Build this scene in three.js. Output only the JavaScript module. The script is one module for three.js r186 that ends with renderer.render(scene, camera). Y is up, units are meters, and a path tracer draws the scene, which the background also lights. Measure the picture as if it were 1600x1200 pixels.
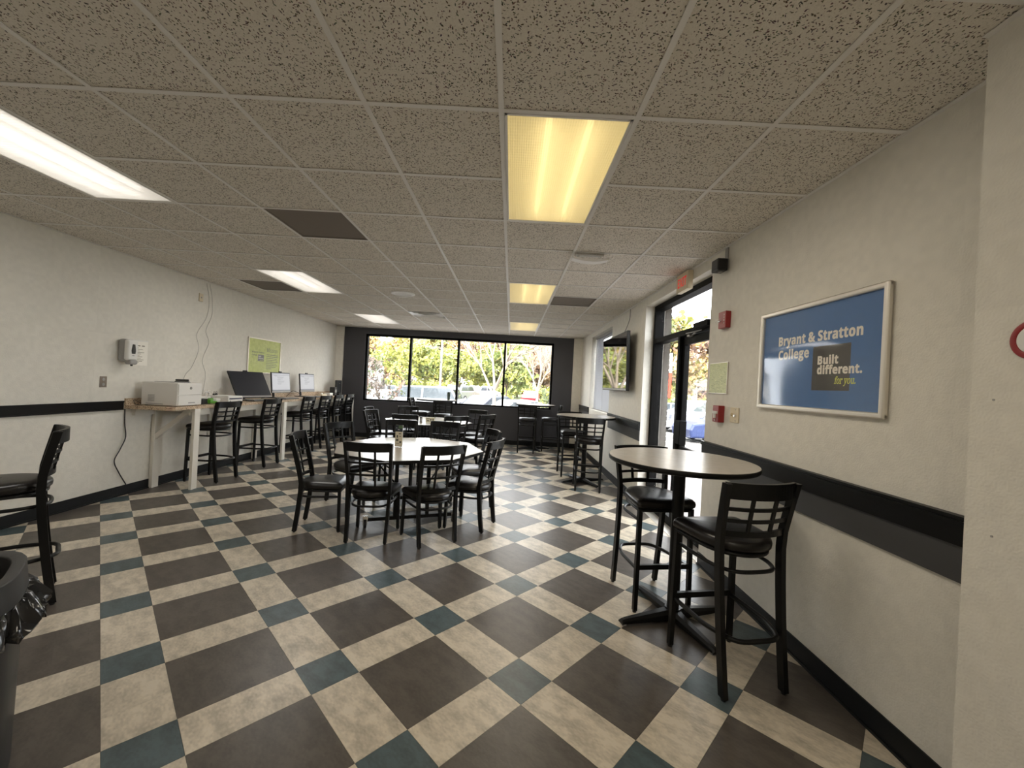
import * as THREE from 'three';
import { RoundedBoxGeometry } from 'three/addons/geometries/RoundedBoxGeometry.js';
import { mergeGeometries } from 'three/addons/utils/BufferGeometryUtils.js';
import { RectAreaLightUniformsLib } from 'three/addons/lights/RectAreaLightUniformsLib.js';

// ---------------------------------------------------------------- camera, sky, sun, exposure
RectAreaLightUniformsLib.init();
const scene = new THREE.Scene();
const camera = new THREE.PerspectiveCamera(86.70, 4 / 3, 0.05, 400);
camera.position.set(0, 1.4835, 0);
camera.rotation.order = 'YXZ';
camera.rotation.set(0.0016, -0.002, 0.0525);
const renderer = new THREE.WebGLRenderer();
renderer.toneMapping = THREE.LinearToneMapping;
renderer.toneMappingExposure = 1.1;
renderer.shadowMap.enabled = true;
scene.background = new THREE.Color(0.93, 0.97, 1.0);
scene.backgroundIntensity = 9.0;
const sun = new THREE.DirectionalLight(new THREE.Color(1, 0.95, 0.84), 25);
sun.position.set(-26, 44, 30); sun.target.position.set(0, 0, -25);
sun.castShadow = true; sun.shadow.mapSize.set(2048, 2048);
Object.assign(sun.shadow.camera, { left: -60, right: 60, top: 60, bottom: -60, near: 1, far: 200 });
scene.add(sun, sun.target);
const LAMP_POWER = 5.4;   // radiance of the ceiling troffers

// ---------------------------------------------------------------- helpers
let seed = 7;
const rnd = () => { seed = (seed * 1664525 + 1013904223) >>> 0; return seed / 4294967296; };
const rr = (a, b) => a + (b - a) * rnd();
const used = {};
const numbered = (n) => { if (!(n in used)) { used[n] = 0; return n; } used[n]++; return n + '_' + String(used[n]).padStart(3, '0'); };
const RAD = Math.PI / 180;
function metreUV(g, w, h, d) {
  const uv = g.attributes.uv, n = g.attributes.normal;
  for (let i = 0; i < uv.count; i++) {
    const ax = Math.abs(n.getX(i)), ay = Math.abs(n.getY(i)), az = Math.abs(n.getZ(i));
    if (ax > ay && ax > az) uv.setXY(i, uv.getX(i) * d, uv.getY(i) * h);
    else if (ay > az) uv.setXY(i, uv.getX(i) * w, uv.getY(i) * d);
    else uv.setXY(i, uv.getX(i) * w, uv.getY(i) * h);
  }
  return g;
}
function bx(w, h, d, x = 0, y = 0, z = 0, ry = 0, rx = 0, rz = 0) {
  const g = metreUV(new THREE.BoxGeometry(w, h, d), w, h, d);
  if (rx) g.rotateX(rx); if (rz) g.rotateZ(rz); if (ry) g.rotateY(ry);
  return g.translate(x, y, z);
}
const pbx = (w, h, d, x = 0, y = 0, z = 0) => new THREE.BoxGeometry(w, h, d).translate(x, y, z);
const bb = (x0, x1, y0, y1, z0, z1) => bx(Math.abs(x1 - x0), Math.abs(y1 - y0), Math.abs(z1 - z0), (x0 + x1) / 2, (y0 + y1) / 2, (z0 + z1) / 2);
function rb(w, h, d, r, x = 0, y = 0, z = 0, ry = 0, rx = 0) {
  const g = new RoundedBoxGeometry(w, h, d, 2, r);
  if (rx) g.rotateX(rx); if (ry) g.rotateY(ry);
  return g.translate(x, y, z);
}
function cy(r0, r1, h, x = 0, y = 0, z = 0, ax = 'y', seg = 20) {
  const g = new THREE.CylinderGeometry(r0, r1, h, seg);
  if (ax === 'x') g.rotateZ(Math.PI / 2); if (ax === 'z') g.rotateX(Math.PI / 2);
  return g.translate(x, y, z);
}
const V = (a) => new THREE.Vector3(...a);
const tb = (pts, r, seg = 24, rad = 6, tension = 0.5) => new THREE.TubeGeometry(new THREE.CatmullRomCurve3(pts.map(V), false, 'catmullrom', tension), seg, r, rad);
const merged = (list) => list.length === 1 ? list[0] : mergeGeometries(list.map((g) => { const q = g.index ? g.toNonIndexed() : g; for (const k of Object.keys(q.attributes)) if (!['position', 'normal', 'uv'].includes(k)) q.deleteAttribute(k); return q; }));
function part(name, geo, m, parent) {
  const o = new THREE.Mesh(Array.isArray(geo) ? merged(geo) : geo, m); o.name = name; parent.add(o); return o;
}
function thing(name, label, category, pos = [0, 0, 0], turn = 0, group) {
  const o = new THREE.Group(); o.name = numbered(name); o.position.set(...pos); o.rotation.y = turn;
  o.userData = { label, category }; if (group) o.userData.group = group; scene.add(o); return o;
}
function solo(name, geo, m, label, category, pos = [0, 0, 0], turn = 0, group) {
  const o = part(numbered(name), geo, m, scene); o.position.set(...pos); o.rotation.y = turn;
  o.userData = { label, category }; if (group) o.userData.group = group; return o;
}
function dup(o, label, pos, turn, group) {
  const c = o.clone(); c.name = numbered(o.name.replace(/_\d{3}$/, '')); c.position.set(...pos); c.rotation.y = turn;
  c.userData = { ...o.userData, label }; if (group) c.userData.group = group; scene.add(c); return c;
}
function struct(name, geo, m, label) {
  const o = part(name, geo, m, scene); o.userData = { kind: 'structure' }; if (label) o.userData.label = label; return o;
}
function structGroup(name, label) { const o = new THREE.Group(); o.name = name; o.userData = { kind: 'structure', label }; scene.add(o); return o; }
// loft through quads of 4 points each, flat shaded, capped
function loft(rings) {
  const p = [], uv = [], n = rings[0].length;
  const tri = (a, b, c) => { for (const q of [a, b, c]) { p.push(...q); uv.push(q[0] + q[2], q[1]); } };
  for (let i = 0; i + 1 < rings.length; i++) for (let k = 0; k < n; k++) {
    const a = rings[i][k], b = rings[i][(k + 1) % n], c = rings[i + 1][(k + 1) % n], d = rings[i + 1][k];
    tri(a, b, c); tri(a, c, d);
  }
  for (const [r, f] of [[rings[0], 1], [rings[rings.length - 1], 0]]) for (let k = 1; k + 1 < n; k++) f ? tri(r[0], r[k + 1], r[k]) : tri(r[0], r[k], r[k + 1]);
  const g = new THREE.BufferGeometry();
  g.setAttribute('position', new THREE.Float32BufferAttribute(p, 3)); g.setAttribute('uv', new THREE.Float32BufferAttribute(uv, 2));
  g.computeVertexNormals(); return g;
}
const post = (secs) => loft(secs.map(([x, y, z, w, d]) => [[x - w / 2, y, z - d / 2], [x - w / 2, y, z + d / 2], [x + w / 2, y, z + d / 2], [x + w / 2, y, z - d / 2]]));
const rail = (pts, h, t) => loft(pts.map(([x, y, z]) => [[x, y - h / 2, z - t / 2], [x, y + h / 2, z - t / 2], [x, y + h / 2, z + t / 2], [x, y - h / 2, z + t / 2]]));
// dome of rings over an outline, smooth
function cushion(outline, rings) {
  const n = outline.length, p = [], uv = [], ix = [];
  for (const [s, y] of rings) for (const [x, z] of outline) { p.push(x * s, y, z * s); uv.push(x * s, z * s); }
  for (let r = 0; r + 1 < rings.length; r++) for (let k = 0; k < n; k++) {
    const a = r * n + k, b = r * n + (k + 1) % n, c = a + n, d = b + n; ix.push(a, c, b, b, c, d);
  }
  const g = new THREE.BufferGeometry();
  g.setAttribute('position', new THREE.Float32BufferAttribute(p, 3)); g.setAttribute('uv', new THREE.Float32BufferAttribute(uv, 2));
  g.setIndex(ix); g.computeVertexNormals(); return g;
}
function prism(poly, y0, y1, uvo = [0, 0]) {   // poly [[x,z]...] seen from above, extruded
  const A = poly.reduce((s, q, i) => { const t = poly[(i + 1) % poly.length]; return s + q[0] * t[1] - t[0] * q[1]; }, 0);
  const P = A > 0 ? poly.slice().reverse() : poly, p = [], nn = [], uv = [];
  const v = (x, y, z, n) => { p.push(x, y, z); nn.push(...n); if (n[1]) uv.push(x + uvo[0], z + uvo[1]); else uv.push(x + z + uvo[0], y + uvo[1]); };
  for (let k = 1; k + 1 < P.length; k++) for (const i of [0, k, k + 1]) v(P[i][0], y1, P[i][1], [0, 1, 0]);
  for (let i = 0; i < P.length; i++) {
    const a = P[i], b = P[(i + 1) % P.length], l = Math.hypot(b[0] - a[0], b[1] - a[1]) || 1, n = [-(b[1] - a[1]) / l, 0, (b[0] - a[0]) / l];
    v(a[0], y0, a[1], n); v(b[0], y0, b[1], n); v(b[0], y1, b[1], n); v(a[0], y0, a[1], n); v(b[0], y1, b[1], n); v(a[0], y1, a[1], n);
  }
  const g = new THREE.BufferGeometry();
  g.setAttribute('position', new THREE.Float32BufferAttribute(p, 3)); g.setAttribute('normal', new THREE.Float32BufferAttribute(nn, 3)); g.setAttribute('uv', new THREE.Float32BufferAttribute(uv, 2));
  return g;
}
// ---------------------------------------------------------------- textures
const smooth = (t) => t * t * (3 - 2 * t);
function noiseGrid(n, s) { const keep = seed; seed = s; const a = new Float32Array(n * n).map(() => rnd()); seed = keep; return (x, y) => {
  const xi = Math.floor(x), yi = Math.floor(y), fx = smooth(x - xi), fy = smooth(y - yi), m = (k) => ((k % n) + n) % n;
  const q = (i, j) => a[m(j) * n + m(i)];
  return (q(xi, yi) * (1 - fx) + q(xi + 1, yi) * fx) * (1 - fy) + (q(xi, yi + 1) * (1 - fx) + q(xi + 1, yi + 1) * fx) * fy; }; }
function dataTex(n, fn, srgb, rep = 1) {
  const d = new Uint8Array(n * n * 4);
  for (let j = 0; j < n; j++) for (let i = 0; i < n; i++) { const c = fn(i / n, j / n), k = (j * n + i) * 4; for (let q = 0; q < 3; q++) d[k + q] = Math.max(0, Math.min(255, 255 * (Array.isArray(c) ? c[q] : c))); d[k + 3] = 255; }
  const t = new THREE.DataTexture(d, n, n); t.magFilter = t.minFilter = THREE.LinearFilter; t.wrapS = t.wrapT = THREE.RepeatWrapping;
  if (srgb) t.colorSpace = THREE.SRGBColorSpace; t.repeat.set(rep, rep); t.needsUpdate = true; return t;
}
function canvasTex(w, h, draw, rep) {
  const c = document.createElement('canvas'); c.width = w; c.height = h; const g = c.getContext('2d'); draw(g, w, h);
  const t = new THREE.CanvasTexture(c); t.colorSpace = THREE.SRGBColorSpace; if (rep) { t.wrapS = t.wrapT = THREE.RepeatWrapping; t.repeat.set(rep, rep); } return t;
}
const nA = noiseGrid(64, 11), nB = noiseGrid(64, 23), nC = noiseGrid(256, 37);
// marbled linoleum, 1 m square, streaks along u
const linoTex = dataTex(512, (u, v) => {
  const s = 0.30 * nA(u * 8 + 3 * nB(u * 4, v * 8), v * 32) + 0.35 * nB(u * 16 + 2 * nA(v * 8, u * 8), v * 24) + 0.30 * nC(u * 64, v * 128) + 0.10 * nC(u * 200, v * 256);
  const f = 0.72 + 0.40 * s; return [f, f * 0.995, f * 0.985];
}, true, 1);
const linoBump = dataTex(256, (u, v) => 0.5 * nC(u * 128, v * 128) + 0.5 * nA(u * 16, v * 16), false, 2);
// fissured mineral-fibre ceiling tile
const tileTex = canvasTex(1024, 1024, (g, w, h) => {
  const keep = seed; seed = 99;
  g.fillStyle = 'rgb(228,224,216)'; g.fillRect(0, 0, w, h);
  for (let i = 0; i < 5200; i++) { g.fillStyle = `rgba(${rnd() < 0.5 ? '240,236,230' : '205,199,190'},0.35)`; const s = rr(3, 12); g.fillRect(rr(0, w), rr(0, h), s, s); }
  for (let i = 0; i < 1900; i++) {
    const x = rr(0, w), y = rr(0, h), a = rr(-0.7, 0.7) + (rnd() < 0.3 ? 1.5 : 0), l = rr(4, 17), t = rr(3, 7.5);
    g.fillStyle = `rgba(${58 + rnd() * 36},${50 + rnd() * 34},${42 + rnd() * 30},${rr(0.65, 1.0)})`;
    g.save(); g.translate(x, y); g.rotate(a); g.beginPath(); g.ellipse(0, 0, l / 1.6, t / 1.6, 0, 0, 7); g.fill(); g.restore();
  }
  for (let i = 0; i < 5000; i++) { g.fillStyle = 'rgba(80,70,60,0.6)'; g.fillRect(rr(0, w), rr(0, h), 1.6, 1.6); }
  seed = keep;
}, 1);
tileTex.repeat.set(1 / 0.6, 1 / 0.6);
const wallBump = dataTex(512, (u, v) => 0.55 * nC(u * 128, v * 128) + 0.3 * nA(u * 32, v * 32) + 0.15 * nB(u * 8, v * 8), false, 1.4);
const wallTint = dataTex(256, (u, v) => { const f = 0.965 + 0.035 * nC(u * 64, v * 64) + 0.02 * (nA(u * 8, v * 8) - 0.5); return [f, f, f * 0.995]; }, true, 0.5);
const graniteTex = canvasTex(512, 512, (g, w, h) => {
  const keep = seed; seed = 5; g.fillStyle = 'rgb(214,196,172)'; g.fillRect(0, 0, w, h);
  const cs = ['rgba(120,86,64,.75)', 'rgba(160,128,100,.7)', 'rgba(240,228,208,.8)', 'rgba(88,66,54,.65)', 'rgba(190,160,130,.7)'];
  for (let i = 0; i < 3800; i++) { g.fillStyle = cs[Math.floor(rnd() * 5)]; g.beginPath(); g.ellipse(rr(0, w), rr(0, h), rr(1.5, 8), rr(1.5, 5), rr(0, 3), 0, 7); g.fill(); }
  seed = keep;
}, 2.2);
const asphaltTex = dataTex(256, (u, v) => { const f = 0.8 + 0.2 * nC(u * 128, v * 128) * nA(u * 8, v * 8); return f; }, true, 0.25);
const brickBump = dataTex(128, (u, v) => nC(u * 64, v * 64), false, 3);

// ---------------------------------------------------------------- materials
const C = (r, g, b) => new THREE.Color(r, g, b);
const mat = (c, rough, o = {}) => new THREE.MeshStandardMaterial({ color: c, roughness: rough, ...o });
const phys = (c, rough, o = {}) => new THREE.MeshPhysicalMaterial({ color: c, roughness: rough, ...o });
const M = {
  wall: mat(C(0.74, 0.71, 0.645), 0.7, { map: wallTint, bumpMap: wallBump, bumpScale: 0.0012 }),
  slate: mat(C(0.052, 0.052, 0.060), 0.6, { bumpMap: wallBump, bumpScale: 0.0012 }),
  band: mat(C(0.060, 0.060, 0.063), 0.45),
  blackTrim: phys(C(0.006, 0.006, 0.006), 0.4, { specularIntensity: 0.5 }),
  base: phys(C(0.009, 0.010, 0.011), 0.45, { specularIntensity: 0.5 }),
  cream: phys(C(0.60, 0.535, 0.435), 0.34, { map: linoTex, bumpMap: linoBump, bumpScale: 0.0003 }),
  dark: phys(C(0.098, 0.084, 0.072), 0.34, { map: linoTex, bumpMap: linoBump, bumpScale: 0.0003 }),
  teal: phys(C(0.076, 0.108, 0.118), 0.34, { map: linoTex, bumpMap: linoBump, bumpScale: 0.0003 }),
  joint: mat(C(0.05, 0.045, 0.04), 0.8),
  tile: mat(C(0.95, 0.93, 0.90), 0.95, { map: tileTex }),
  tee: mat(C(0.80, 0.78, 0.75), 0.45),
  white: mat(C(0.74, 0.73, 0.70), 0.5),
  enamel: mat(C(0.86, 0.85, 0.83), 0.45),
  vent: mat(C(0.19, 0.16, 0.135), 0.8),
  frame: phys(C(0.004, 0.0038, 0.0036), 0.55, { specularIntensity: 0.12 }),
  glass: phys(C(1, 1, 1), 0.02, { transmission: 1, thickness: 0, ior: 1.5 }),
  steel: phys(C(0.006, 0.006, 0.006), 0.36, { specularIntensity: 0.55 }),
  vinyl: phys(C(0.010, 0.0085, 0.008), 0.30, { specularIntensity: 0.8, bumpMap: linoBump, bumpScale: 0.0004 }),
  laminate: phys(C(0.47, 0.425, 0.37), 0.26, { map: wallTint }),
  edge: phys(C(0.006, 0.006, 0.006), 0.4, { specularIntensity: 0.5 }),
  granite: phys(C(0.88, 0.85, 0.80), 0.35, { map: graniteTex }),
  paintWood: mat(C(0.72, 0.69, 0.62), 0.5),
  plastic: mat(C(0.74, 0.72, 0.68), 0.45),
  greyPlastic: mat(C(0.33, 0.32, 0.31), 0.45),
  black: mat(C(0.012, 0.012, 0.012), 0.4),
  darkScreen: phys(C(0.022, 0.024, 0.032), 0.3),
  tvScreen: phys(C(0.004, 0.004, 0.005), 0.03, { ior: 1.9 }),
  alu: mat(C(0.72, 0.68, 0.62), 0.36, { metalness: 0.75 }),
  chrome: mat(C(0.75, 0.75, 0.75), 0.2, { metalness: 1 }),
  red: mat(C(0.27, 0.016, 0.018), 0.35),
  clear: phys(C(1, 1, 1), 0.06, { transmission: 1, thickness: 0, ior: 1.45 }),
  beige: mat(C(0.66, 0.57, 0.41), 0.5),
  brick: phys(C(0.016, 0.012, 0.011), 0.95, { specularIntensity: 0.15, bumpMap: brickBump, bumpScale: 0.004 }),
  mortar: phys(C(0.03, 0.027, 0.025), 0.95, { specularIntensity: 0.15 }),
  concrete: mat(C(0.30, 0.265, 0.25), 0.85, { map: asphaltTex }),
  asphalt: mat(C(0.17, 0.165, 0.165), 0.9, { map: asphaltTex }),
  line: mat(C(0.75, 0.75, 0.72), 0.8),
  grass: mat(C(0.12, 0.15, 0.03), 0.95),
  roof: mat(C(0.2, 0.2, 0.2), 0.9),
};

// ---------------------------------------------------------------- room shell
const XL = -4.35, XR = 1.718, ZB = -10.05, ZR = 1.5, H = 2.7014, XP = 1.505, ZP = -1.33, WT = 0.25;
const DZ0 = -3.57, DZ1 = -5.33, DH = 2.60, W2A = -7.10, W2B = -8.85, W2Y0 = 1.05, W2Y1 = 2.60;
const BX0 = -3.65, BX1 = 1.015, BY0 = 0.897, BY1 = 2.557;

struct('wall_left', bb(XL - WT, XL, -0.2, 3.1, ZB - WT, ZR + WT), M.wall);
struct('wall_rear', bb(XL - WT, XR + WT, -0.2, 3.1, ZR, ZR + WT), M.wall);
struct('wall_right', [
  bb(XR, XR + WT, -0.2, 3.1, DZ0, ZP), bb(XR, XR + WT, DH, 3.1, DZ1, DZ0), bb(XR, XR + WT, -0.2, 3.1, W2A, DZ1),
  bb(XR, XR + WT, -0.2, W2Y0, W2B, W2A), bb(XR, XR + WT, W2Y1, 3.1, W2B, W2A), bb(XR, XR + WT, -0.2, 3.1, ZB - WT, W2B)], M.wall);
struct('wall_right_near', bb(XP, XR + WT, -0.2, 3.1, ZP, ZR), M.wall);
struct('wall_back', [
  bb(XL, BX0, -0.2, 3.1, ZB - WT, ZB), bb(BX1, XR, -0.2, 3.1, ZB - WT, ZB),
  bb(BX0, BX1, -0.2, BY0, ZB - WT, ZB), bb(BX0, BX1, BY1, 3.1, ZB - WT, ZB)], M.slate);
struct('trim_1', bb(XL, -4.17, 0, H, ZB, ZB + 0.05), M.wall);
struct('trim_2', bb(1.50, XR, 0, H, ZB, ZB + 0.05), M.wall);
// baseboards (cove base)
const BH = 0.11;
const cove = (x0, x1, z0, z1) => [bb(x0, x1, 0, BH, z0, z1)];
struct('baseboard_left', [bb(XL, XL + 0.008, 0, BH, ZB, ZR), bb(XL, XL + 0.018, 0, 0.012, ZB, ZR)], M.base);
struct('baseboard_right', [bb(XR - 0.008, XR, 0, BH, DZ0, ZP), bb(XR - 0.018, XR, 0, 0.012, DZ0, ZP), bb(XR - 0.008, XR, 0, BH, ZB + 0.05, DZ1), bb(XR - 0.018, XR, 0, 0.012, ZB + 0.05, DZ1)], M.base);
struct('baseboard_right_near', [bb(XP - 0.008, XP, 0, BH, ZP, ZR), bb(XP - 0.008, XR, 0, BH, ZP - 0.008, ZP)], M.base);
struct('baseboard_back', [bb(-4.17, 1.50, 0, BH, ZB, ZB + 0.008), bb(-4.17, 1.50, 0, 0.012, ZB, ZB + 0.018), bb(XL, -4.162, 0, BH, ZB + 0.05, ZB + 0.058), bb(1.492, XR, 0, BH, ZB + 0.05, ZB + 0.058)], M.base);
struct('baseboard_rear', bb(XL, XP, 0, BH, ZR - 0.008, ZR), M.base);
// chair rails: stepped black moulding over a slate-grey board
function railRight(name, z0, z1, board) {
  const o = structGroup(name, 'black stepped chair rail over a slate grey board');
  part('moulding', [bb(XR - 0.022, XR, 0.97, 1.058, z0, z1), bb(XR - 0.032, XR, 1.050, 1.064, z0, z1), bb(XR - 0.024, XR, 1.064, 1.073, z0, z1), bb(XR - 0.036, XR, 1.073, 1.083, z0, z1)], M.blackTrim, o);
  if (board) part('board', bb(XR - 0.012, XR, 0.832, 0.97, z0, z1), M.band, o);
}
railRight('trim_3', ZP - 0.002, DZ0 + 0.004, true);
railRight('trim_4', DZ1, -7.06, true);
railRight('trim_5', W2B, ZB + 0.05, true);
{ const o = structGroup('trim_6', 'black chair rail on the wall beside the counter');
  part('moulding', [bb(XL, XL + 0.020, 0.978, 1.062, -4.575, ZR), bb(XL, XL + 0.028, 1.056, 1.074, -4.575, ZR), bb(XL, XL + 0.025, 0.974, 0.984, -4.575, ZR)], M.blackTrim, o); }

// ---- floor of separate linoleum tiles laid on the diagonal
{
  const floor = structGroup('floor', 'diagonal check floor of dark, cream and teal linoleum tiles');
  part('subfloor', bb(XL - WT, XR + WT, -0.2, -0.003, ZB - WT, ZR + WT), M.joint, floor);
  part('threshold', bb(XR, XR + WT, -0.003, 0.006, DZ1, DZ0), M.alu, floor);
  const th = 0.7801, P = 0.6868, b = 0.2282, ox = 0.283, oz = -2.0549, cu = Math.cos(th), su = Math.sin(th), gap = 0.0007;
  const toW = (u, v) => [ox + u * cu + v * su, oz + u * su - v * cu];
  const toL = (x, z) => { const dx = x - ox, dz = z - oz; return [dx * cu + dz * su, dx * su - dz * cu]; };
  const clip = (poly, k, val, keepLess) => { const out = []; for (let i = 0; i < poly.length; i++) { const a = poly[i], c = poly[(i + 1) % poly.length], ia = keepLess ? a[k] <= val : a[k] >= val, ic = keepLess ? c[k] <= val : c[k] >= val;
    if (ia) out.push(a); if (ia !== ic) { const t = (val - a[k]) / (c[k] - a[k]); out.push([a[0] + t * (c[0] - a[0]), a[1] + t * (c[1] - a[1])]); } } return out; };
  const full = {};
  const rest = { cream_tile: [], dark_tile: [], teal_tile: [] };
  const lay = (name, m, u0, u1, v0, v1) => {
    const w = u1 - u0, h = v1 - v0, quad = [toW(u0, v0), toW(u1, v0), toW(u1, v1), toW(u0, v1)];
    let q = clip(quad, 0, XL, false); if (q.length > 2) q = clip(q, 0, XR, true); if (q.length > 2) q = clip(q, 1, ZB, false); if (q.length > 2) q = clip(q, 1, ZR, true);
    if (q.length < 3) return;
    const area = Math.abs(q.reduce((s, a, i) => { const c = q[(i + 1) % q.length]; return s + a[0] * c[1] - c[0] * a[1]; }, 0) / 2);
    if (area < 0.0004) return;
    const whole = area > w * h * 0.999, uo = [Math.floor(rnd() * 4) * 0.37, Math.floor(rnd() * 4) * 0.29];
    let g;
    if (whole) { const key = name + w.toFixed(2) + uo; g = full[key] ??= prism([[gap, -gap], [w - gap, -gap], [w - gap, -h + gap], [gap, -h + gap]], -0.003, 0, uo); }
    else g = prism(q.map(([x, z]) => { const [u, v] = toL(x, z); return [Math.min(w - gap, Math.max(gap, u - u0)), -Math.min(h - gap, Math.max(gap, v - v0))]; }), -0.003, 0, uo);
    const [x, z] = toW(u0, v0), cz = toW((u0 + u1) / 2, (v0 + v1) / 2)[1];
    if (cz > 0.2) { rest[name].push(g.clone().rotateY(-th).translate(x, 0, z)); return; }
    const o = part(name, g, m, floor); o.position.set(x, 0, z); o.rotation.y = -th;
  };
  for (let i = -16; i <= 16; i++) for (let j = -16; j <= 20; j++) {
    const u = i * P, v = j * P;
    lay('teal_tile', M.teal, u - b, u, v - b, v);
    lay('dark_tile', M.dark, u, u + P - b, v, v + P - b);
    lay('cream_tile', M.cream, u, u + P - b, v - b, v);
    lay('cream_tile', M.cream, u - b, u, v, v + P - b);
  }
  for (const [k, m] of [['cream_tile', M.cream], ['dark_tile', M.dark], ['teal_tile', M.teal]]) { const o = part(k, rest[k], m, floor); o.userData.kind = 'stuff'; }
}
// ---- ceiling: mineral-fibre tiles in a steel grid
const T = 0.6096, GX = (i) => -0.1077 + i * T, GZ = (j) => -(1.8137 + j * T);
const LIGHTS = [[0, 0, 1], [0, 5, 1], [0, 10, 1], [-5, 0, 0], [-5, 5, 0], [-5, 10, 0], [0, -5, 1], [-5, -5, 0]];
const VENTS = [[-3, 2], [-6, 6], [1, 6]];
{
  const ceil = structGroup('ceiling', 'speckled acoustic tiles in a white grid');
  part('deck', bb(XL - WT - 0.3, XR + WT + 0.35, 3.1, 3.5, ZB - WT - 0.4, ZR + WT), M.roof, ceil);
  const hole = (i, j) => LIGHTS.some(([a, c]) => a === i && (c === j || c + 1 === j)) || VENTS.some(([a, c]) => a === i && c === j) || (i === -3 && j === 9);
  const cache = {};
  for (let i = -7; i < 3; i++) for (let j = -6; j < 14; j++) {
    if (hole(i, j)) continue;
    const x0 = Math.max(GX(i), XL), x1 = Math.min(GX(i + 1), XR), z0 = Math.max(GZ(j + 1), ZB), z1 = Math.min(GZ(j), ZR);
    if (x1 - x0 < 0.02 || z1 - z0 < 0.02) continue;
    const k = Math.floor(rnd() * 4), key = [k, (x1 - x0).toFixed(3), (z1 - z0).toFixed(3)].join();
    if (!cache[key]) { const g = bx(x1 - x0 - 0.006, 0.016, z1 - z0 - 0.006), uv = g.attributes.uv; for (let q = 0; q < uv.count; q++) { const a = uv.getX(q), c = uv.getY(q); uv.setXY(q, (k & 1 ? c : a) + k * 0.171, (k & 1 ? -a : c) + k * 0.233); } cache[key] = g; }
    part('ceiling_tile', cache[key], M.tile, ceil).position.set((x0 + x1) / 2, H + 0.013, (z0 + z1) / 2);
  }
  const flange = 0.024;
  for (let i = -6; i < 3; i++) part('grid_runner', [bb(GX(i) - flange / 2, GX(i) + flange / 2, H, H + 0.003, ZB, ZR), bb(GX(i) - 0.003, GX(i) + 0.003, H + 0.003, H + 0.03, ZB, ZR)], M.tee, ceil);
  for (let j = -5; j < 14; j++) for (let i = -7; i < 3; i++) {
    if (LIGHTS.some(([a, c]) => a === i && c + 1 === j)) continue;
    const x0 = Math.max(GX(i) + flange / 2, XL), x1 = Math.min(GX(i + 1) - flange / 2, XR);
    const o = part('cross_tee', bb(x0, x1, H, H + 0.003, -flange / 2, flange / 2), M.tee, ceil); o.position.z = GZ(j);
  }
  part('wall_angle', [bb(XL, XL + 0.022, H - 0.001, H + 0.002, ZB, ZR), bb(XR - 0.022, XR, H - 0.001, H + 0.002, ZB, ZP), bb(XP - 0.022, XP, H - 0.001, H + 0.002, ZP, ZR), bb(XL, XR, H - 0.001, H + 0.002, ZB, ZB + 0.022)], M.tee, ceil);
}
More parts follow.
